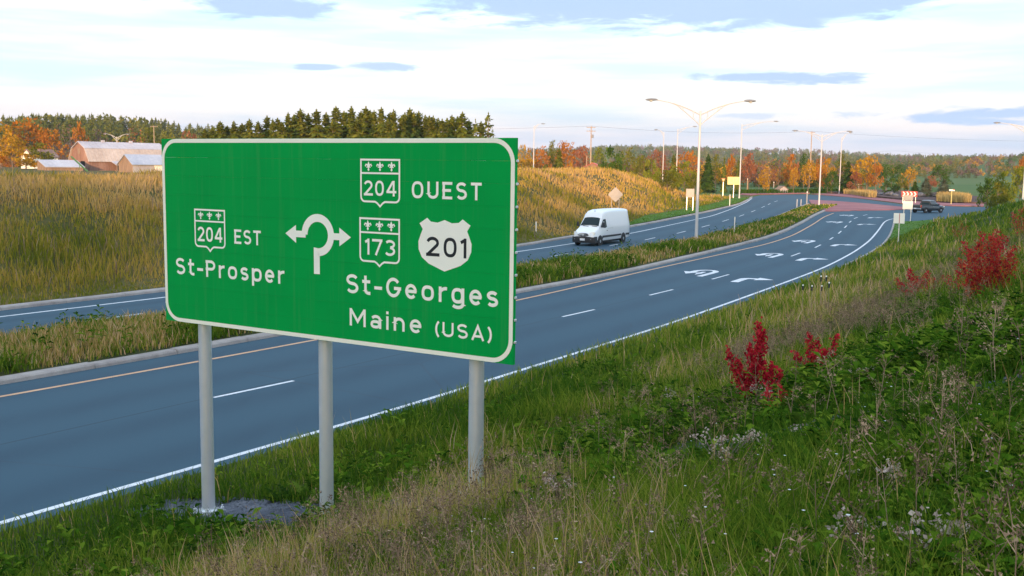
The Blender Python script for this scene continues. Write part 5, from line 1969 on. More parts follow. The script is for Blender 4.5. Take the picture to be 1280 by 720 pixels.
def tree(kind, seed, mat, loc, h, w, label, group=None, cat='tree', name=None, rz=None):
    d = template((kind, seed))
    V, Tq, tint, tb = d[0]
    if mat not in d[1]:
        d[1][mat] = np_mesh('crown', V, Tq, M_[mat], tint)
    name = name or {'spruce': 'spruce_tree', 'pine': 'pine_tree', 'sparse': 'spruce_tree', 'bush': 'bush'}.get(kind, 'broadleaf_tree')
    t = thing(name, label, cat, loc, random.uniform(0, 6.28) if rz is None else rz, group)
    t.scale = (w, w, h)
    if d[2] is None:
        o = tb.build('trunk', M_['bark'], t, smooth=True, fix=False)
        d[2] = o.data
    else:
        link('trunk', d[2], t)
    link('crown', d[1][mat], t)
    return t


def tree_px(kind, seed, mat, px, pytop, Y, wpx, label, group=None, pybase=None, cat='tree', name=None):
    p = ground_pt(px, Y)
    h = atY(px, pytop, Y).z - p.z
    d = template((kind, seed))
    wu = np.abs(d[0][0][:, :2]).max() * 2
    tree(kind, seed, mat, (p.x, p.y, p.z), h, wpx / FPX * Y / wu, label, group, cat, name)


ORD = ['first', 'second', 'third', 'fourth', 'fifth', 'sixth', 'seventh', 'eighth', 'ninth', 'tenth', 'eleventh', 'twelfth', 'thirteenth', 'fourteenth', 'fifteenth', 'sixteenth', 'seventeenth', 'eighteenth', 'nineteenth', 'twentieth',
       'twenty-first', 'twenty-second', 'twenty-third', 'twenty-fourth', 'twenty-fifth', 'twenty-sixth', 'twenty-seventh', 'twenty-eighth', 'twenty-ninth', 'thirtieth', 'thirty-first', 'thirty-second']
row = [(259, 159, 20), (278, 150, 22), (295, 150, 24), (314, 147, 20), (336, 143, 22), (343, 147, 15), (354, 151, 22), (362, 139, 20), (377, 134, 26), (397, 135, 27), (417, 148, 24), (421, 131, 26), (440, 131, 26), (447, 146, 26),
       (458, 131, 24), (468, 136, 20), (477, 132, 22), (485, 147, 24), (492, 135, 20), (502, 143, 22), (512, 133, 26), (523, 137, 22), (531, 142, 22), (541, 143, 22), (552, 147, 22), (564, 142, 20), (577, 138, 24), (593, 147, 17), (609, 139, 25)]
for i, (px, py, w) in enumerate(row):
    Y = 168 + (i * 37 % 19) + (0 if py > 145 else 10)
    last = i == len(row) - 1
    lb = 'tallest-looking open-branched spruce at the right end of the row behind the green sign' if last else f'dark spruce, {ORD[i]} from the left in the row rising behind the green sign'
    tree_px('sparse' if i >= len(row) - 2 else 'spruce', i % 5, 'l_conifer', px, py, Y, w * 2.7, lb, 'row of spruces behind the green sign')

for i, (px, py) in enumerate([(268, 158), (287, 156), (305, 153), (325, 150), (349, 146), (369, 142), (387, 140), (409, 139), (431, 137), (452, 137), (463, 136), (488, 139), (506, 139), (517, 138), (536, 143), (547, 146), (558, 146), (571, 144), (585, 148), (600, 150)]):
    tree_px('spruce', (i + 2) % 5, 'l_conifer', px, py, 190 + (i * 23 % 11), 58 + (i * 7 % 20), f'half-hidden dark spruce, {ORD[i]} from the left in the rear row above the green sign', 'spruces in the rear row behind the green sign')

# (kind, seed, material, px, top, distance, width px, label)
TREES = [
    ('round', 0, 'l_gold', 6, 150, 250, 55, 'large golden tree at the far left edge'),
    ('round', 1, 'l_orange', 40, 148, 262, 62, 'broad bright orange tree left of the farmhouse'),
    ('tall', 2, 'l_gold', 20, 172, 225, 42, 'small golden tree in front at the far left'),
    ('round', 3, 'l_orange', 66, 160, 258, 40, 'orange tree directly behind the farmhouse'),
    ('bush', 1, 'l_olive', 56, 178, 226, 34, 'olive-green bush right of the farmhouse wall'),
    ('bush', 2, 'l_gold', 36, 192, 215, 40, 'low gold-brown bush below the farmhouse'),
    ('bush', 0, 'l_orange', 4, 194, 205, 26, 'low orange bush on the crest at the left edge'),
    ('bare', 0, 'l_purple', 74, 154, 275, 46, 'purple-brown bare tree between orange tree and barn'),
    ('bare', 1, 'l_purple', 92, 157, 290, 40, 'bare brown tree behind the barn gable'),
    ('tall', 0, 'l_orange', 103, 153, 300, 26, 'narrow orange tree above the barn gable'),
    ('bare', 2, 'l_purple', 124, 160, 310, 40, 'bare brown tree behind the barn roof left of the double lamp'),
    ('bare', 1, 'l_rust', 168, 158, 330, 46, 'rusty bare tree behind the barn right of the double lamp'),
    ('round', 2, 'l_olive', 188, 161, 345, 34, 'olive tree behind the wooden pole left of the sign'),
    ('round', 0, 'l_olive', 216, 165, 350, 30, 'olive-green tree just above the left corner of the sign'),
    ('tall', 1, 'l_rust', 240, 164, 350, 28, 'rust tree above the sign left of the spruces'),
    ('tall', 1, 'l_gold', 655, 181, 300, 22, 'golden tree right next to the sign edge'),
    ('round', 1, 'l_orange', 676, 183, 305, 28, 'orange tree right of the single lamp by the sign'),
    ('spruce', 2, 'l_conifer', 697, 183, 240, 22, 'dark cone-shaped spruce alone on the crest before orange trees'),
    ('tall', 3, 'l_olive', 689, 175, 320, 16, 'thin olive tree top behind the lone spruce'),
    ('round', 3, 'l_orange', 705, 176, 315, 32, 'large copper-orange tree right of the lone spruce'),
    ('round', 0, 'l_rust', 724, 181, 310, 30, 'rust-orange tree left of the utility pole'),
    ('bush', 3, 'l_gold', 712, 203, 245, 10, 'little yellow bush on the crest below the orange trees'),
    ('round', 2, 'l_ygreen', 747, 185, 330, 24, 'yellow-green tree right of the utility pole'),
    ('bush', 1, 'l_mid', 760, 182, 240, 34, 'bushy green pine on the crest right of the utility pole'),
    ('round', 1, 'l_olive', 783, 185, 290, 34, 'olive tree right of the bushy pine'),
    ('bush', 0, 'l_olive', 801, 194, 235, 26, 'olive bush on the crest left of the left-reaching lamp'),
    ('bush', 1, 'l_ygreen', 812, 198, 215, 24, 'pale green bush on the crest under the left-reaching lamp'),
    ('round', 3, 'l_rust', 818, 187, 310, 32, 'rust-coloured tree behind the crest bushes'),
    ('spruce', 3, 'l_conifer', 839, 192, 225, 16, 'dark spruce half hidden by the yellow-green bush'),
    ('bush', 2, 'l_ygreen', 853, 202, 185, 34, 'big yellow-green bush left of the tall double-arm lamp'),
    ('bush', 3, 'l_olive', 832, 212, 172, 26, 'olive shrub on the slope below the dark spruce'),
    ('bush', 2, 'l_olive', 866, 217, 178, 24, 'olive shrub on the slope left of the lamp post'),
    ('round', 0, 'l_orange', 853, 188, 320, 34, 'orange-brown tree behind the big yellow-green bush'),
    ('spruce', 0, 'l_mid', 882, 191, 262, 20, 'mid-green spruce right of the tall lamp post'),
    ('tall', 2, 'l_olive', 892, 193, 270, 18, 'olive tree beside the mid-green spruce'),
    ('spruce', 1, 'l_conifer', 902, 195, 268, 8, 'very narrow dark spruce left of the gold tree'),
    ('tall', 0, 'l_orange', 911, 193, 275, 17, 'orange-gold tree behind the yellow board'),
    ('spruce', 2, 'l_conifer', 919, 197, 266, 9, 'narrow dark spruce behind the single-arm lamp'),
    ('tall', 3, 'l_rust', 933, 191, 272, 22, 'pinkish rust tree right of the single-arm lamp'),
    ('bare', 2, 'l_purple', 946, 199, 280, 18, 'purple bare tree right of the pinkish rust tree'),
    ('tall', 1, 'l_gold', 952, 211, 258, 16, 'small gold tree below the purple bare tree'),
    ('bare', 0, 'l_rust', 959, 196, 290, 22, 'brown bare tree left of the little hut'),
    ('bare', 1, 'l_rust', 970, 200, 276, 18, 'rust bare tree above the little hut'),
    ('tall', 2, 'l_orange', 986, 193, 272, 24, 'tall orange tree right of the little hut'),
    ('tall', 0, 'l_gold', 989, 209, 258, 15, 'small gold tree in front of the tall orange tree'),
    ('round', 3, 'l_mid', 1001, 190, 330, 16, 'dark green tree top behind the bare pole'),
    ('tall', 3, 'l_gold', 1007, 199, 266, 20, 'gold tree behind the bare wooden pole'),
    ('tall', 1, 'l_orange', 1021, 196, 270, 18, 'orange tree between bare pole and double lamp'),
    ('tall', 2, 'l_gold', 1031, 198, 272, 20, 'gold tree right behind the median-tip lamp'),
    ('bush', 3, 'l_mid', 1036, 213, 258, 20, 'green bushy tree right of the median-tip lamp'),
    ('round', 2, 'l_olive', 1047, 193, 285, 18, 'olive tree behind the short-armed lamp'),
    ('spruce', 4, 'l_mid', 1056, 200, 268, 18, 'green spruce between short-armed lamp and large gold tree'),
    ('round', 1, 'l_gold', 1080, 193, 262, 38, 'large round gold-orange tree above the clipped grass'),
    ('round', 0, 'l_orange', 1091, 203, 258, 20, 'orange tree at the right flank of the large gold tree'),
    ('bush', 0, 'l_rust', 1066, 214, 262, 20, 'brownish bush at the left foot of the large gold tree'),
    ('round', 3, 'l_mid', 1104, 205, 300, 26, 'dark green tree right of the large gold tree'),
    ('round', 2, 'l_mid', 1119, 206, 310, 22, 'dark tree behind the small golden tree'),
    ('bush', 1, 'l_mid', 1111, 222, 262, 22, 'green bush left of the chevron board'),
    ('round', 1, 'l_gold', 1132, 209, 290, 23, 'small bright golden tree above the chevron board'),
    ('bush', 2, 'l_olive', 1124, 219, 270, 18, 'olive bush in front of the small golden tree'),
    ('spruce', 1, 'l_mid', 1140, 226, 240, 14, 'little green spruce right of the chevron board'),
    ('spruce', 2, 'l_conifer2', 1153, 221, 236, 20, 'left of the two pale blue-grey spruces on the island'),
    ('spruce', 3, 'l_conifer2', 1176, 223, 236, 20, 'right of the two pale blue-grey spruces on the island'),
    ('bush', 0, 'l_mid', 1170, 206, 330, 27, 'big dark green rounded tree behind the blue spruces'),
    ('bush', 1, 'l_rust', 1160, 219, 320, 16, 'reddish bush left of the big dark rounded tree'),
    ('bush', 3, 'l_mid', 1230, 221, 160, 25, 'dark green rounded bush above the bank left of the lamp'),
    ('bush', 2, 'l_ygreen', 1250, 214, 175, 34, 'yellow-green bush right of the dark rounded bush'),
    ('bush', 0, 'l_ygreen', 1271, 208, 165, 34, 'yellow-green bush behind the right-edge lamp post'),
    ('bush', 1, 'l_olive', 1243, 226, 130, 24, 'low olive bush on top of the bank'),
    ('round', 2, 'l_orange', 1276, 196, 330, 26, 'orange tree behind the right-edge lamp'),
]
for (kd, sdd, mt, px, py, Y, w, lb) in TREES:
    tree_px(kd, sdd, mt, px, py, Y, w * (1.7 if kd in ('spruce', 'pine') else 1.2), lb, cat='bush' if kd == 'bush' else 'tree')


# ------------------------------------------------------------------ plants as templates, stamped into one mesh each
def stamp(V, Tq, tint, P, yaw, sc, it=0.0, tilt=None):
    """copies of a template at points P"""
    N = len(P)
    c, s = np.cos(yaw)[:, None], np.sin(yaw)[:, None]
    sc = np.asarray(sc)
    sc = sc[:, None, None] if sc.ndim == 1 else sc[:, None, :]
    W = V[None] * sc
    X = W[..., 0] * c - W[..., 1] * s
    Y = W[..., 0] * s + W[..., 1] * c
    Z = W[..., 2]
    if tilt is not None:
        X = X + Z * tilt[:, :1]
        Y = Y + Z * tilt[:, 1:]
    out = np.stack([X + P[:, :1], Y + P[:, 1:2], Z + P[:, 2:3]], -1).reshape(-1, 3)
    K = len(V)
    TT = (Tq[None] + (np.arange(N) * K)[:, None, None]).reshape(-1, 3)
    tt = np.clip(np.broadcast_to(tint, (N, len(tint))) + np.reshape(it, (-1, 1)), 0, 1).ravel()
    return out, TT, tt


class Soup:
    def __init__(self):
        self.V, self.T, self.t, self.n = [], [], [], 0

    def add(self, V, T_, t):
        if len(V) == 0:
            return
        self.V.append(V)
        self.T.append(T_ + self.n)
        self.t.append(t)
        self.n += len(V)

    def build(self, name, mat, kind=None, parent=None, label=None, cat=None):
        if not self.V:
            return None
        me = np_mesh(name, np.concatenate(self.V), np.concatenate(self.T), M_[mat], np.concatenate(self.t))
        o = link(name, me, parent)
        return tag(o, label, cat, None, kind)


def blades(P, h, w, lean, tint, rg):
    N = len(P)
    a = rg.uniform(0, 2 * np.pi, N)
    b = rg.uniform(0, 2 * np.pi, N)
    sx, sy = np.cos(a) * w / 2, np.sin(a) * w / 2
    lx, ly = np.cos(b) * lean * h, np.sin(b) * lean * h
    z0 = P[:, 2] - 0.02
    v = np.zeros((N, 5, 3))
    v[:, 0] = np.stack([P[:, 0] - sx, P[:, 1] - sy, z0], 1)
    v[:, 1] = np.stack([P[:, 0] + sx, P[:, 1] + sy, z0], 1)
    v[:, 2] = np.stack([P[:, 0] - sx * .8 + lx * .32, P[:, 1] - sy * .8 + ly * .32, P[:, 2] + h * .58], 1)
    v[:, 3] = np.stack([P[:, 0] + sx * .8 + lx * .32, P[:, 1] + sy * .8 + ly * .32, P[:, 2] + h * .58], 1)
    v[:, 4] = np.stack([P[:, 0] + lx, P[:, 1] + ly, P[:, 2] + h], 1)
    i = (np.arange(N) * 5)[:, None]
    T_ = np.stack([i + [0, 1, 3], i + [0, 3, 2], i + [2, 3, 4]], 1).reshape(-1, 3)
    return v.reshape(-1, 3), T_, np.repeat(np.clip(tint, 0, 1), 3)


def polar(N, r0, r1, a0, a1, rg, pw=0.0):
    """points thinning out with distance"""
    if pw == 0:
        r = np.exp(rg.uniform(np.log(r0), np.log(r1), N))
    else:
        u = rg.random(N)
        r = (r0 ** pw + u * (r1 ** pw - r0 ** pw)) ** (1 / pw)
    a = np.radians(rg.uniform(a0, a1, N))
    return r * np.sin(a), r * np.cos(a), r


def leafy(rg, n=9, ll=0.5, lw=0.2):
    """broad-leaved weed of unit height: folded leaves up a stem"""
    V, T_, t = [], [], []
    for k in range(n):
        h = (k + 0.5) / n * 0.85
        a = k * 2.4 + rg.uniform(-.4, .4)
        L_ = ll * rg.uniform(0.6, 1.1) * (1.15 - 0.6 * h)
        W_ = lw * rg.uniform(0.7, 1.2) * (1.1 - 0.5 * h)
        up = rg.uniform(0.1, 0.7)
        d = np.array([math.cos(a), math.sin(a), up]); d /= np.linalg.norm(d)
        s = np.array([-math.sin(a), math.cos(a), 0])
        p = np.array([0, 0, h])
        b = len(V)
        m = p + d * L_ * 0.5
        V += [p, m + s * W_ / 2 + [0, 0, .04], p + d * L_ - np.array([0, 0, 0.18 * L_]), m - s * W_ / 2 + [0, 0, .04], m - np.array([0, 0, 0.015])]
        T_ += [(b, b + 1, b + 4), (b + 1, b + 2, b + 4), (b + 4, b + 2, b + 3), (b, b + 4, b + 3)]
        t += [rg.uniform(0.1, 0.9)] * 4
    return np.array(V), np.array(T_), np.array(t)


def ferny(rg, fronds=7, pairs=6):
    """feathery weed: arching fronds with small paired leaflets"""
    V, T_, t = [], [], []
    for f in range(fronds):
        a = f * 2 * math.pi / fronds + rg.uniform(-.4, .4)
        L_ = rg.uniform(0.6, 1.1)
        up0 = rg.uniform(0.5, 1.3)
        tt = rg.uniform(0.1, 0.9)
        prev = np.zeros(3)
        d = np.array([math.cos(a), math.sin(a), 0])
        s = np.array([-math.sin(a), math.cos(a), 0])
        for k in range(1, pairs + 1):
            q = k / pairs
            p = d * L_ * q * 0.8 + np.array([0, 0, up0 * L_ * q * (1 - 0.5 * q)])
            w = 0.22 * L_ * math.sin(math.pi * min(0.97, 0.25 + 0.72 * q)) + 0.02
            ax = (p - prev)
            for sg in (-1, 1):
                b = len(V)
                V += [prev, p + sg * s * w - np.array([0, 0, 0.03]), p + ax * 0.25]
                T_ += [(b, b + 1, b + 2)]
                t += [np.clip(tt + rg.normal(0, .12), 0, 1)]
            prev = p
    return np.array(V), np.array(T_), np.array(t)


def seedstem(rg, heads=5, bits=14, spread=0.18):
    """dry stem with branching seed heads; returns stem and head soups, unit height"""
    V, T_ = [], []
    hv, ht = [], []

    def rod(a, b, w):
        i = len(V)
        d = rg.normal(size=3); d[2] = 0; d = d / (np.linalg.norm(d) + 1e-9) * w
        V.extend([a - d, a + d, b + d * .6, b - d * .6])
        T_.extend([(i, i + 1, i + 2), (i, i + 2, i + 3)])
    top = np.array([rg.normal(0, .05), rg.normal(0, .05), 0.85])
    rod(np.zeros(3), top * 0.6, 0.006)
    rod(top * 0.6, top, 0.005)
    for k in range(heads):
        a = rg.uniform(0, 6.28)
        h0 = rg.uniform(0.45, 0.85)
        s = top * (h0 / 0.85)
        e = s + np.array([math.cos(a) * spread, math.sin(a) * spread, rg.uniform(0.08, 0.25)]) * rg.uniform(0.5, 1.1)
        rod(s, e, 0.004)
        for j in range(bits):
            c = e + rg.normal(0, 0.028, 3)
            d1, d2 = rg.normal(0, 0.0085, 3), rg.normal(0, 0.011, 3)
            i = len(hv)
            hv.extend([c - d1, c + d1, c + d2])
            ht.append((i, i + 1, i + 2))
    return (np.array(V), np.array(T_), rg.uniform(0.2, 0.8, len(T_))), (np.array(hv), np.array(ht), rg.uniform(0, 1, len(ht)))


rg = np.random.default_rng(21)
LEAFY = [leafy(rg, 9) for _ in range(5)] + [leafy(rg, 7, 0.8, 0.32) for _ in range(3)]
FERNY = [ferny(rg) for _ in range(5)]
SEED = [seedstem(rg, 7, 13) for _ in range(5)]


def right_d(x, y):
    s, d = nearest(GUIDE_R, x, y)
    ok = (d > 0.28) & (s > 1) & (y < GUIDE_R[-1, 1] - 0.3 * (x - GUIDE_R[-1, 0]) - 1.0)
    return d, ok


def dryness(x, y, d):
    """0 lush and green, 1 straw"""
    z = 0.22 + snoise(x, y, 2.6, 31) * 0.75 + snoise(x, y, 0.8, 32) * 0.35
    z = z + 0.42 * smooth01((1.5 - x) / 3) * smooth01((d - 5.5) / 3)             # straw round and below the sign posts
    z = z + 0.18 * smooth01((y - 22) / 12) * smooth01((10 - d) / 5)
    z = z - 0.40 * smooth01((x - 0.3) / 2.0) * smooth01((19 - y) / 6) * smooth01((d - 8) / 4)   # lush bank at the right
    z = z - 0.25 * smooth01((3.2 - np.abs(d - 2.6)) / 2) * smooth01((24 - y) / 6)
    return z


def pad(x, y):
    """the bare gravel round the feet of the sign posts: 1 inside"""
    u = (x - SO[0]) * SE[0] + (y - SO[1]) * SE[1]
    v = -(x - SO[0]) * SE[1] + (y - SO[1]) * SE[0]
    m = np.exp(-(((u - 1.9) / 2.9) ** 2 + ((v - 0.2) / 0.9) ** 2) * 1.1)
    m = np.maximum(m, 0.95 * np.exp(-(((u - 5.9) / 1.3) ** 2 + ((v + 0.15) / 0.75) ** 2) * 1.1))
    return m + snoise(x, y, 0.5, 40) * 0.35


# grass of the near bank
x, y, r = polar(400000, 2.6, 135, -33, 33, rg)
d, ok = right_d(x, y)
ok &= ~((snoise(x, y, 1.3, 41) > 0.18) & (x > 1.6) & (y < 14) & (rg.random(len(x)) < 0.8))
ok &= (pad(x, y) < 0.55) & (rg.random(len(x)) < np.clip((r / 11) ** 1.3, 0.12, 1) * (1 - 0.55 * smooth01((0.25 - dryness(x, y, d)) / 0.3) * smooth01((x - 0.5) / 2)))
x, y, r, d = x[ok], y[ok], r[ok], d[ok]
P = np.stack([x, y, H(x, y)], 1)
dr = dryness(x, y, d)
mown = (y > 90) & (d < 0.5 + (y - 90) * 0.13)
hgt = (0.09 + 0.11 * smooth01(d / 3.5) + 0.12 * smooth01((y - 14) / 8)) * rg.uniform(0.5, 1.5, len(x)) * (1 + 0.5 * np.clip(dr, 0, 1)) * (1 + 0.9 * np.clip(snoise(x, y, 1.6, 33), -.4, .5))
hgt = np.where(mown, 0.08, hgt)
wd = np.maximum(0.007, r * 0.00105) * rg.uniform(0.7, 1.3, len(x))
tall = (rg.random(len(x)) < 0.012 + 0.24 * smooth01((dr - 0.30) / 0.45)) & ~mown & (d > 1.0)
sp = Soup()
m = ~tall & ~mown
sp.add(*blades(P[m], hgt[m], wd[m], rg.uniform(0.15, 0.8, m.sum()), np.clip(dr[m] * 0.75 + rg.normal(0, .16, m.sum()), 0, 1), rg))
sp.build('grass', 'l_grass', 'stuff', label='green and yellowing grass all over the near bank')
sp = Soup()
P_, h_, w_ = P[tall], hgt[tall] * rg.uniform(1.1, 1.8, tall.sum()), wd[tall] * 0.8
sp.add(*blades(P_, h_, w_, rg.uniform(0.1, 0.5, tall.sum()), np.clip(0.45 + dr[tall] * 0.4 + rg.normal(0, .2, tall.sum()), 0, 1), rg))
sp.build('dry_grass', 'l_dry', 'stuff', label='tall straw-coloured grass among the green on the near bank')
sp = Soup()
sp.add(*blades(P[mown], hgt[mown] * rg.uniform(0.6, 1.5, mown.sum()), wd[mown], rg.uniform(0.2, 0.8, mown.sum()), rg.uniform(0, 1, mown.sum()), rg))
sp.build('mown_grass', 'l_mown', 'stuff', label='short bright green mown grass by the white square sign')

# broad-leaved and feathery weeds, thickest on the lush right part of the bank
sl, sf = Soup(), Soup()
x, y, r = polar(52000, 2.6, 40, -30, 33, rg)
d, ok = right_d(x, y)
dr = dryness(x, y, d)
lush = np.clip(0.8 - dr, 0.04, 1) * (0.45 + 0.55 * smooth01((x - 0.2) / 2.5)) * smooth01((d - 1.0) / 2)
bare = snoise(x, y, 1.3, 41) > 0.17
ok &= (rg.random(len(x)) < lush) & (pad(x, y) < 0.5) & ~(bare & (x > 1.6) & (y < 14))
x, y, r, d, dr = x[ok], y[ok], r[ok], d[ok], dr[ok]
P = np.stack([x, y, H(x, y) - 0.01], 1)
pick = rg.integers(0, 13, len(x))
size = rg.uniform(0.10, 0.30, len(x)) * (1 + 0.6 * np.clip(snoise(x, y, 1.1, 42), -.5, .5)) * np.clip(r / 9, 0.85, 1.6)
for k in range(13):
    q = pick == k
    if not q.any():
        continue
    tpl = LEAFY[k] if k < 8 else FERNY[k - 8]
    yaw, tl = rg.uniform(0, 6.28, q.sum()), rg.normal(0, 0.22, (q.sum(), 2))
    (sl if k < 8 else sf).add(*stamp(*tpl, P[q], yaw, size[q] * (1 if k < 8 else 0.85), rg.normal(-0.05, .2, q.sum()), tl))
sl.build('ground_weeds', 'l_green', 'stuff', label='low broad-leaved green weeds covering the lush right part of the bank')
sf.build('feathery_weeds', 'l_mid', 'stuff', label='low feathery green weeds among the broad leaves on the bank')

# dead brown weeds: a belt across the middle of the bank, and scattered stems
ss, sh_ = Soup(), Soup()
x, y, r = polar(40000, 3, 70, -30, 33, rg)
d, ok = right_d(x, y)
belt = np.exp(-(((d - 9.0) / 2.6) ** 2)) * smooth01((y - 18) / 3) * smooth01((x - 3) / 3)
lo = 0.045 * smooth01((d - 5) / 2) * (0.6 + 1.6 * np.clip(snoise(x, y, 1.7, 51), 0, .5)) + 0.16 * smooth01((1.0 - x) / 1.5) * smooth01((d - 8.0) / 2) * smooth01((14 - y) / 3)
far = 0.35 * smooth01((y - 30) / 10) * smooth01((d - 5) / 4) * (0.5 + 2 * np.clip(snoise(x, y, 4, 52), 0, .5))
ok &= rg.random(len(x)) < np.maximum(belt * (1.0 + 1.6 * snoise(x, y, 1.5, 53)), np.maximum(lo, far)) * 0.8
ok &= pad(x, y) < 0.6
x, y, r = x[ok], y[ok], r[ok]
P = np.stack([x, y, H(x, y) - 0.02], 1)
size = rg.uniform(0.35, 0.85, len(x)) * np.clip(0.55 + r / 22, 0.6, 1.15)
pick = rg.integers(0, 5, len(x))
for k in range(5):
    q = pick == k
    yaw, tl, it = rg.uniform(0, 6.28, q.sum()), rg.normal(0, 0.12, (q.sum(), 2)), rg.normal(0, .2, q.sum())
    ss.add(*stamp(*SEED[k][0], P[q], yaw, size[q], it, tl))
    sh_.add(*stamp(*SEED[k][1], P[q], yaw, size[q], it, tl))
ss.build('dead_weed_stems', 'l_brown', 'stuff', label='thin brown stems of dead weeds on the bank')
sh_.build('dead_weed_heads', 'l_brown', 'stuff', label='brown withered seed heads of dead weeds on the bank')

# median growth
x, y, r = polar(420000, 24, 185, -36, 22, rg)
sN, dN = nearest(MEDN, x, y)
sF, dF_ = nearest(MEDF, x, y)
ok = (dN < -0.55) & (dF_ > 0.35) & (sF > 1) & (y < 182)
x, y, r, dN, dF_ = x[ok], y[ok], r[ok], dN[ok], dF_[ok]
wm = dF_ / (dF_ - dN)
zz = np.interp(wm, ws, hz)
P = np.stack([x, y, zz], 1)
gn = snoise(x, y, 3.0, 61) + 0.5 * snoise(x, y, 1.0, 62)
edge = np.minimum(np.abs(dN), dF_)
hh = (0.13 + 0.28 * smooth01(edge / 1.4)) * rg.uniform(0.5, 1.35, len(x)) * (1 + 0.9 * np.clip(gn, -.5, .5)) * (1 - 0.55 * smooth01((y - 90) / 60))
wd = np.maximum(0.012, r * 0.0010) * rg.uniform(0.7, 1.3, len(x))
dryp = rg.random(len(x)) < np.clip(0.26 - gn * 1.1, 0.04, 0.8)
sp = Soup()
m = ~dryp
sp.add(*blades(P[m], hh[m], wd[m] * 1.25, rg.uniform(0.2, 0.9, m.sum()), np.clip(0.22 - gn[m] * 0.35 + rg.normal(0, .16, m.sum()), 0, 1), rg))
sp.build('median_grass', 'l_grass', 'stuff', label='uneven green weeds and grass filling the median')
sp = Soup()
m = dryp
sp.add(*blades(P[m], hh[m] * 1.25, wd[m] * 0.9, rg.uniform(0.1, 0.45, m.sum()), np.clip(0.5 + rg.normal(0, .25, m.sum()), 0, 1), rg))
sp.build('median_dry_grass', 'l_dry', 'stuff', label='pale dry grass heads standing in the median')
sb = Soup()
k = rg.random(len(x)) < 0.03 * np.clip(gn * 3, 0, 1.3) + 0.002
for j in range(5):
    q = np.nonzero(k)[0][j::5]
    sb.add(*stamp(*LEAFY[j], P[q], rg.uniform(0, 6.28, len(q)), np.stack([rg.uniform(.5, .9, len(q))] * 2 + [rg.uniform(.5, 1.05, len(q)) * (1 - 0.5 * smooth01((P[q, 1] - 80) / 60))], 1), rg.normal(0, .2, len(q))))
sb.build('median_weeds', 'l_green', 'stuff', label='leafy green weed clumps in the median')

# far bank
x, y, r = polar(560000, 34, 235, -38, 26, rg)
sF, dF_ = nearest(GUIDE_F, x, y)
dd_ = -dF_
ok = (dd_ > 0.25) & (dd_ < 30) & (sF > 1) & (y < 214)
x, y, r, dd_, sF = x[ok], y[ok], r[ok], dd_[ok], sF[ok]
keep = rg.random(len(x)) < 0.62
x, y, r, dd_, sF = x[keep], y[keep], r[keep], dd_[keep], sF[keep]
P = np.stack([x, y, z_far(x, y, dd_, guide_y(sF))], 1)
shelf = 3.4 * smooth01((guide_y(sF) - 100) / 30)
mown = dd_ < shelf + 0.4 * snoise(x, y, 4, 70)
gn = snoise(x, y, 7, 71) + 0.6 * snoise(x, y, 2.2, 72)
tn = 0.42 + gn * 0.95 - 0.5 * smooth01((4.0 - (dd_ - shelf)) / 4) + 0.16 * smooth01((dd_ - shelf - 7) / 6)  # greener at the foot; the low sun's orange is put into the upper tint
hh = (0.18 + 0.26 * smooth01((dd_ - shelf) / 3)) * rg.uniform(0.5, 1.4, len(x)) * (1 + 1.3 * np.clip(snoise(x, y, 3.3, 73) + .5 * snoise(x, y, 1.2, 74), -.45, .6))
wd = np.maximum(0.018, r * 0.00085) * rg.uniform(0.7, 1.3, len(x))
sp = Soup()
m = ~mown
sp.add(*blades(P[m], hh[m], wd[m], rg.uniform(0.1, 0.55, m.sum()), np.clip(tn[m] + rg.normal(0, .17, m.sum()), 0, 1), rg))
bw = (rg.random(len(x)) < 0.10 + 0.5 * np.clip(snoise(x, y, 5.0, 75), 0, .5)) & m
sb = Soup()
sb.add(*blades(P[bw], hh[bw] * 1.1, wd[bw] * .9, rg.uniform(0.1, 0.5, bw.sum()), rg.uniform(0.4, 1, bw.sum()), rg))
sb.build('bank_dead_weeds', 'l_brown', 'stuff', label='brownish dead weeds among the far bank grass')
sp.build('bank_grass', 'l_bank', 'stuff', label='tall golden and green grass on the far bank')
sp = Soup()
m = mown
sp.add(*blades(P[m], 0.09 * rg.uniform(0.6, 1.5, m.sum()), wd[m], rg.uniform(0.2, 0.8, m.sum()), rg.uniform(0, 1, m.sum()), rg))
sp.build('mown_verge', 'l_mown', 'stuff', label='bright mown green verge along the far carriageway')


# ------------------------------------------------------------------ far woods that read as one mass
def wood(name, pts, hts, mats, seed, label, conifer_share=0.3):
    rgw = np.random.default_rng(seed)
    cv = []
    for k in range(3):
        V, T_, t, _ = make_broadleaf(900 + k + seed, 'round', 150)
        V = V.copy()
        Vc = V.reshape(-1, 4, 3)
        ctr = Vc.mean(1, keepdims=True)
        V = (ctr + (Vc - ctr) * 1.9).reshape(-1, 3)
        cv.append((V, T_, t))
    cc = []
    for k in range(3):
        V, T_, t, _ = make_conifer(300 + k + seed, 8, 0.30, 7, 0.0, 0.3, 0.75)
        cc.append((V, T_, t))
    n = len(pts)
    kind = np.where(rgw.random(n) < conifer_share, 0, rgw.integers(1, len(mats), n))
    for mi, mt in enumerate(mats):
        S = Soup()
        for v in range(3):
            q = np.nonzero(kind == mi)[0][v::3]
            if len(q) == 0:
                continue
            tp = cc[v] if mi == 0 else cv[v]
            ww = hts[q] * (1.0 if mi else 0.95) * rgw.uniform(0.8, 1.2, len(q))
            S.add(*stamp(*tp, pts[q], rgw.uniform(0, 6.28, len(q)), np.stack([ww, ww, hts[q]], 1), rgw.normal(0, .15, len(q))))
        S.build(name, mt, 'stuff', label=label)


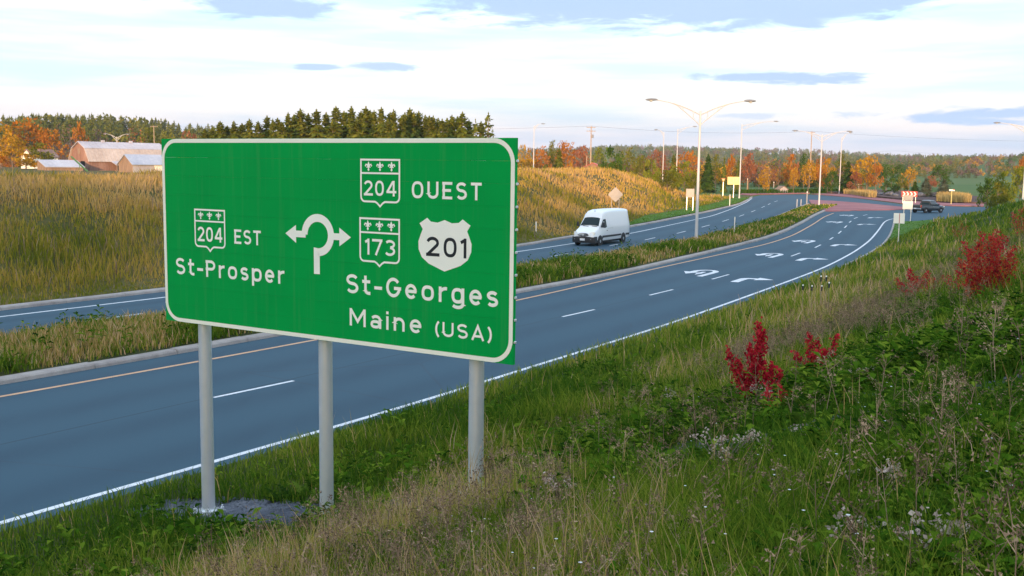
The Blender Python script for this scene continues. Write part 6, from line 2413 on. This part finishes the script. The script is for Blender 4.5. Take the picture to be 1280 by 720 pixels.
def scatter(n, x0, x1, y0, y1, rg_, cond=None):
    x, y = rg_.uniform(x0, x1, n), rg_.uniform(y0, y1, n)
    if cond is not None:
        k = cond(x, y)
        x, y = x[k], y[k]
    return np.stack([x, y, H(x, y) - 0.2], 1)


rw = np.random.default_rng(77)
# conifers on the hill at the left
p = scatter(1500, -420, -120, 540, 760, rw, lambda x, y: snoise(x, y, 60, 81) > -0.42)
wood('hill_forest', p, rw.uniform(11, 17, len(p)), ['l_conifer', 'l_olive'], 5, 'dark conifer forest on the hill at the far left', 0.95)
# mixed autumn wood low on the left, behind the farm
p = scatter(340, -300, -55, 370, 520, rw)
wood('autumn_wood', p, rw.uniform(6, 11, len(p)), ['l_conifer', 'l_rust', 'l_olive', 'l_purple', 'l_gold'], 6, 'mixed autumn wood behind the farm', 0.3)
# belt behind the individually standing trees
p = scatter(380, -5, 150, 345, 430, rw, lambda x, y: x < 0.335 * y)
wood('autumn_wood', p, rw.uniform(5, 8.5, len(p)), ['l_conifer', 'l_rust', 'l_olive', 'l_purple', 'l_gold'], 7, 'mixed autumn wood behind the roundabout trees', 0.22)
# valley woods, with the green field left open
fld = lambda x, y: ~((x > 190) & (x < 430) & (y < 700))
p = scatter(1500, 120, 640, 500, 1000, rw, lambda x, y: fld(x, y) & (y > 470 + 0.25 * x) & (snoise(x, y, 70, 82) > -0.30))
wood('valley_wood', p, rw.uniform(5, 9, len(p)), ['l_conifer', 'l_purple', 'l_olive', 'l_purple', 'l_mid', 'l_olive', 'l_gold', 'l_mid'], 8, 'mixed woods in the valley beyond the field', 0.25)
# far ridge
p = scatter(3600, -500, 1750, 1350, 2600, rw)
wood('ridge_forest', p, rw.uniform(11, 18, len(p)), ['l_conifer', 'l_mid', 'l_olive', 'l_purple'], 9, 'dark forest on the distant ridge', 0.6)
p = scatter(1100, -350, 320, 700, 1250, rw)
wood('distant_wood', p, rw.uniform(5, 8, len(p)), ['l_conifer', 'l_mid', 'l_olive', 'l_purple'], 10, 'dark woods on the skyline behind the crest', 0.45)
# woods on the rise behind the camera
p = scatter(260, -330, 280, -150, -112, rw)
wood('hilltop_wood', p, rw.uniform(2, 4.5, len(p)), ['l_conifer', 'l_rust', 'l_olive'], 11, 'trees on the rise behind the camera', 0.4)

# clipped golden grass on the island, and a hedge line beyond the road
def grass_bed(pxpoly, h, n, label, mat='l_gold', name='ornamental_grass', cat='ornamental grass'):
    poly = px_line(pxpoly)
    lo, hi = poly.min(0), poly.max(0)
    q = rg.uniform(lo, hi, (n, 2))
    ins = np.zeros(n, bool)
    for i in range(len(poly)):
        a, b = poly[i], poly[(i + 1) % len(poly)]
        c = ((a[1] > q[:, 1]) != (b[1] > q[:, 1])) & (q[:, 0] < (b[0] - a[0]) * (q[:, 1] - a[1]) / (b[1] - a[1] + 1e-9) + a[0])
        ins ^= c
    q = q[ins]
    P = np.stack([q[:, 0], q[:, 1], np.full(len(q), 0.28)], 1)
    S = Soup()
    hv = h * (0.82 + 0.5 * snoise(q[:, 0], q[:, 1], 1.6, 91)) * rg.uniform(0.7, 1.12, len(q))
    S.add(*blades(P, hv, np.full(len(q), 0.12), rg.uniform(0.05, 0.4, len(q)), np.clip(rg.normal(.7, .25, len(q)), 0, 1), rg))
    t = thing(name, label, cat, (0, 0, 0))
    S.build('blades', mat, None, t)


M_['l_straw'] = leaf_mat('golden_ornamental_grass', [(0.24, 0.17, 0.06), (0.42, 0.29, 0.10), (0.58, 0.42, 0.17)], 0.3)
grass_bed([(1054, 243.5), (1066, 244.5), (1085, 248), (1095, 248.5), (1095, 245), (1075, 242), (1056, 241.5)], 1.35, 9000, 'clipped block of golden grass under the lime-green sign', 'l_straw')
grass_bed([(1170, 253), (1190, 254.3), (1214, 254.6), (1212, 250), (1190, 248), (1172, 248)], 1.5, 9000, 'golden grass bed right of the pickup truck', 'l_straw')
S = Soup()
x = rg.uniform(0, 1, 9000)
a, b = G(925, 242), G(1045, 240.0)
P = np.stack([a.x + (b.x - a.x) * x + rg.normal(0, 1.2, 9000), a.y + (b.y - a.y) * x + rg.normal(0, 2.0, 9000), np.zeros(9000)], 1)
S.add(*blades(P, rg.uniform(0.3, 1.1, 9000), np.full(9000, 0.22), rg.uniform(0.1, .6, 9000), rg.uniform(0, .7, 9000), rg))
S.build('verge_growth', 'l_mid', 'stuff', label='dark low hedge of weeds along the far side of the roundabout')

# boulders on the island
for i, (px, py, s_, lb) in enumerate([(1112, 246, 1.1, 'grey boulder on the island left of the chevron board'), (1119, 247, 0.8, 'small flat boulder just left of the chevron board'), (1150, 247.5, 1.2, 'grey boulder right of the chevron board on the island'), (1100, 245, 0.7, 'small stone right of the clipped golden grass')]):
    bm = bmesh.new()
    bmesh.ops.create_icosphere(bm, subdivisions=2, radius=1)
    for v in bm.verts:
        k = 1 + 0.35 * (random.random() - 0.5)
        v.co = Vector((v.co.x * s_ * k, v.co.y * s_ * 0.8 * k, v.co.z * s_ * 0.55 * k))
    me = bpy.data.meshes.new('boulder')
    bm.to_mesh(me); bm.free()
    me.materials.append(M_['stone'])
    p = G(px, py)
    o = link('boulder', me, None, (p.x, p.y, 0.3 + s_ * 0.3))
    tag(o, lb, 'boulder', 'boulders on the central island')


# ------------------------------------------------------------------ red shrubs on the bank
def red_shrub(px, pybase, spikes, label, mat='l_red', n=150, leaf=0.031, width=0.14):
    p = T(px, pybase)
    sc = p.y / FPX
    rgs = np.random.default_rng(int(px))
    t = thing('red_shrub', label, 'shrub', p, 0, 'red-leaved shrubs on the bank')
    st = MB()
    S = Soup()
    for (dx, hp, tilt) in spikes:
        h = hp * sc
        x0 = dx * sc * 0.35
        x1 = dx * sc
        y1 = rgs.normal(0, 0.12)
        st.tube([(x0 * 0.5, 0, -0.05), (x0 + (x1 - x0) * .5, y1 * .5, h * .5), (x1 + tilt * sc, y1, h * 0.97)], [0.012, 0.008, 0.003], 5)
        k = int(n * (0.4 + h))
        q = rgs.beta(1.3, 1.1, k) * 0.9 + 0.1
        cx = x0 + (x1 + tilt * sc - x0) * q
        rad_ = width * (0.35 + 0.9 * np.sin(np.pi * np.clip(q * 0.9 + 0.02, 0, 1)))
        C = np.stack([cx + rgs.normal(0, 1, k) * rad_ * 0.55, y1 * q + rgs.normal(0, 1, k) * rad_ * 0.55, q * h + rgs.normal(0, .03, k)], 1)
        V, Tq = quad_leaves(C, leaf, rgs, 0.6)
        tt = np.clip(rgs.normal(0.55, 0.25, k) - 0.3 * (rgs.random(k) < 0.2), 0, 1)
        S.add(V, Tq, np.concatenate([tt, tt]))
    st.build('stems', M_['bark'], t, fix=False)
    S.build('leaves', mat, None, t)


red_shrub(948, 506, [(-38, 72, -4), (-28, 58, 0), (-18, 78, 3), (-4, 108, 0), (3, 95, 0), (-10, 60, 0), (14, 52, 3), (24, 40, 5), (8, 38, 0)], 'largest dark red shrub in the middle of the bank with a tall spire', n=230, width=0.062)
red_shrub(1018, 478, [(-22, 40, -3), (-13, 66, 0), (-3, 42, 0), (5, 52, 0), (14, 40, 2), (22, 60, 3)], 'smaller red shrub just right of the largest one', n=160, width=0.062)
red_shrub(965, 520, [(-6, 36, 0), (6, 42, 3), (16, 30, 3)], 'low red seedling at the right foot of the largest red shrub', n=70, width=0.07)
red_shrub(1150, 380, [(-24, 30, -2), (-15, 44, 0), (-4, 34, 0), (4, 42, 0), (14, 33, 0), (24, 36, 0), (-9, 24, 0)], 'low wide red shrub on the bank left of the orange-red shrub', n=210, width=0.13)
red_shrub(1192, 374, [(-6, 30, 0), (4, 36, 0), (10, 26, 2)], 'small red shrub between the wide red and orange-red shrubs', n=90, width=0.09)
red_shrub(1232, 384, [(-34, 60, -6), (-24, 72, -4), (-12, 82, 0), (0, 90, 0), (10, 84, 0), (20, 72, 3), (30, 62, 4), (-16, 50, 0), (6, 55, 0), (18, 45, 3)], 'tall orange-red shrub on the bank at the right', 'l_redor', n=230, width=0.12)
red_shrub(1238, 352, [(-30, 50, -5), (-14, 62, 0), (2, 66, 0), (16, 58, 0), (28, 46, 3)], 'crimson shrub standing behind the tall orange-red shrub', n=170, width=0.14)
red_shrub(1276, 300, [(-10, 34, 0), (-2, 40, 0), (8, 32, 0)], 'dark red shrub at the right edge above the others', n=140, width=0.2)
red_shrub(1200, 300, [(-10, 18, 0), (0, 24, 0), (8, 18, 0)], 'faint reddish shrub higher on the bank', 'l_redor', n=90, width=0.2)

# cattails below the shrubs
for i, (px, py, lb) in enumerate([(1001.8, 357, 'leftmost cattail by the road edge'), (1013, 358, 'second cattail from the left by the road edge'), (1023.6, 346, 'left of the two highest cattails'), (1030.4, 346, 'right of the two highest cattails'), (1025.2, 358, 'cattail just under the two highest ones'), (1034, 354, 'rightmost cattail by the road edge')]):
    p = T(px, 399 + (i % 3) * 3)
    h = atY(px, py, p.y).z - p.z
    t = thing('cattail', lb + ', dark brown head with pale tip', 'cattail', p, 0, 'cattails on the bank')
    MB().tube([(0, 0, -0.05), (0.01, 0, h * 0.5), (0.0, 0, h)], [0.012, 0.010, 0.008], 5).build('stem', M_['wood'], t)
    MB().lathe([(0.01, 0), (0.03, 0.015), (0.032, 0.14), (0.024, 0.165), (0.008, 0.17)], 8, (0, 0, h - 0.17)).build('head', M_['blackplastic'], t, smooth=True)
    MB().lathe([(0.03, 0), (0.026, 0.03), (0.01, 0.045)], 8, (0, 0, h)).build('fluff_tip', M_['signwhite'], t, smooth=True)
    lf = Soup()
    lf.add(*blades(np.array([[0, 0, 0.0]] * 4), np.array([h * .8, h * .9, h * .6, h * .7]), np.full(4, 0.02), np.full(4, 0.2), np.array([.2, .4, .6, .5]), rg))
    lf.build('leaves', 'l_dry', None, t)


# weeds that have run to fluffy seed, standing singly in front
def fluff_weed(px, pybase, hp, n, label, spread=0.2):
    p = T(px, pybase)
    sc = p.y / FPX
    h = hp * sc
    rgs = np.random.default_rng(int(px * 3 + pybase))
    t = thing('seeding_weed', label, 'weed', p, 0, 'weeds gone to fluffy seed on the bank')
    st = MB()
    S, L_ = Soup(), Soup()
    for k in range(n):
        a = rgs.uniform(0, 6.28)
        e = Vector((math.cos(a) * spread * rgs.uniform(.2, 1), math.sin(a) * spread * rgs.uniform(.2, 1), h * rgs.uniform(0.7, 1.0)))
        st.tube([(0, 0, -0.03), (e.x * .4, e.y * .4, e.z * .6), e], [0.006, 0.005, 0.003], 4)
        C = np.array(e) + rgs.normal(0, 0.02, (12, 3))
        V, Tq = quad_leaves(C, 0.014, rgs)
        tt = rgs.uniform(0.2, 1, 12)
        S.add(V, Tq, np.concatenate([tt, tt]))
        C = np.stack([e.x * rgs.random(5) * .6, e.y * rgs.random(5) * .6, e.z * rgs.uniform(.15, .7, 5)], 1) + rgs.normal(0, .02, (5, 3))
        V, Tq = quad_leaves(C, 0.035, rgs)
        tt = rgs.uniform(0, 1, 5)
        L_.add(V, Tq, np.concatenate([tt, tt]))
    st.build('stems', M_['bark'], t, fix=False)
    S.build('seed_heads', 'l_fluff', 'stuff', t)
    L_.build('withered_leaves', 'l_brown', 'stuff', t)


for a in [(902, 600, 62, 22, 'large spreading weed with pale pink fluff left of centre on the bank', 0.34), (950, 512, 30, 9, 'white-flowered weed at the foot of the largest red shrub', 0.16),
          (1112, 622, 40, 10, 'weed with one dense pinkish fluff head in the lower right', 0.07), (1062, 618, 26, 6, 'small fluffy weed left of the dense pinkish one', 0.06),
          (1076, 486, 28, 9, 'pale seeding weed right of the smaller red shrub', 0.2), (1165, 712, 60, 14, 'dark-stemmed weed with pinkish fluff at the lower edge', 0.2),
          (1010, 560, 26, 7, 'thin seeding weed below the smaller red shrub', 0.15), (838, 520, 34, 9, 'brown seeding weed left of the largest red shrub', 0.2),
          (700, 640, 46, 10, 'brown seeding weed right of the right sign post', 0.2), (1075, 700, 50, 9, 'brown seeding weed low in the foreground right of centre', 0.16)]:
    fluff_weed(*a)

# small white flowers and a few stones in the bare patches
S = Soup()
x, y, r = polar(110, 4, 26, -5, 32, rg)
d, ok = right_d(x, y)
ok &= d > 5
x, y = x[ok], y[ok]
P = np.stack([x, y, H(x, y) + rg.uniform(.15, .42, len(x))], 1)
ang = np.linspace(0, 2 * np.pi, 7)[:-1]
fv = np.concatenate([[[0, 0, 0]], np.stack([np.cos(ang), np.sin(ang), np.full(6, .3)], 1)])
ft = np.array([(0, i + 1, (i + 1) % 6 + 1) for i in range(6)])
S.add(*stamp(fv, ft, np.full(6, .6), P, rg.uniform(0, 6, len(x)), rg.uniform(.006, .012, len(x)), 0.0, rg.normal(0, .8, (len(x), 2))))
S.build('wildflowers', 'l_white', 'stuff', label='tiny white wildflowers dotted over the bank')


def stones(n, xy, s0, s1, name, label):
    bm = bmesh.new()
    bmesh.ops.create_icosphere(bm, subdivisions=1, radius=1)
    V = np.array([v.co[:] for v in bm.verts])
    Tq = np.array([[v.index for v in f.verts] for f in bm.faces])
    bm.free()
    S = Soup()
    x, y = xy
    for k in range(4):
        q = slice(k, None, 4)
        Vk = V * (1 + rg.uniform(-.3, .3, (len(V), 1)))
        Pk = np.stack([x[q], y[q], H(x[q], y[q])], 1)
        s = rg.uniform(s0, s1, len(Pk))
        S.add(*stamp(Vk, Tq, np.zeros(len(Tq)), Pk, rg.uniform(0, 6.28, len(Pk)), np.stack([s, s * rg.uniform(.6, 1, len(Pk)), s * rg.uniform(.3, .6, len(Pk))], 1)))
    me = np_mesh(name, np.concatenate(S.V), np.concatenate(S.T), M_['stone'])
    tag(link(name, me), label, None, None, 'stuff')


u, v = rg.uniform(-0.9, 7.4, 20000), rg.normal(0.08, 0.7, 20000)
x, y = SO[0] + SE[0] * u - SE[1] * v, SO[1] + SE[1] * u + SE[0] * v
k = pad(x, y) > 0.42
stones(0, (x[k], y[k]), 0.012, 0.06, 'gravel', 'grey gravel bared round the feet of the sign posts')
x, y, r = polar(15000, 3.2, 15, 2, 32, rg)
d, ok = right_d(x, y)
ok &= (snoise(x, y, 1.3, 41) > 0.17) & (x > 1.6)
stones(0, (x[ok], y[ok]), 0.010, 0.055, 'stony_ground', 'small grey stones showing in bare patches of the right bank')
for (px, py, s_, lb) in [(505, 638, 0.16, 'pale flat stone lying left of the right sign post'), (618, 634, 0.12, 'grey stone at the right foot of the right sign post'), (548, 634, 0.13, 'flat grey slab between middle and right sign posts')]:
    bm = bmesh.new()
    bmesh.ops.create_icosphere(bm, subdivisions=2, radius=1)
    for w_ in bm.verts:
        k = 1 + 0.4 * (random.random() - 0.5)
        w_.co = Vector((w_.co.x * s_ * 1.6 * k, w_.co.y * s_ * k, w_.co.z * s_ * 0.45 * k))
    me = bpy.data.meshes.new('stone')
    bm.to_mesh(me); bm.free()
    me.materials.append(M_['stone'])
    p = T(px, py)
    tag(link('stone', me, None, (p.x, p.y, p.z + 0.1)), lb, 'stone')


# ------------------------------------------------------------------ the evening air
hz_ = MB().box((0, 1200, 38.0), (9000, 4400, 84.0)).build('haze', bpy.data.materials.new('haze_air'))
hz_['kind'] = 'stuff'
hm = hz_.data.materials[0]
hm.use_nodes = True
nt = hm.node_tree
for n in list(nt.nodes):
    if n.type != 'OUTPUT_MATERIAL':
        nt.nodes.remove(n)
pv = nt.nodes.new('ShaderNodeVolumePrincipled')
pv.inputs['Color'].default_value = (0.80, 0.88, 1.0, 1)
pv.inputs['Density'].default_value = 0.00009
pv.inputs['Anisotropy'].default_value = 0.0
nt.links.new(pv.outputs[0], nt.nodes['Material Output'].inputs['Volume'])
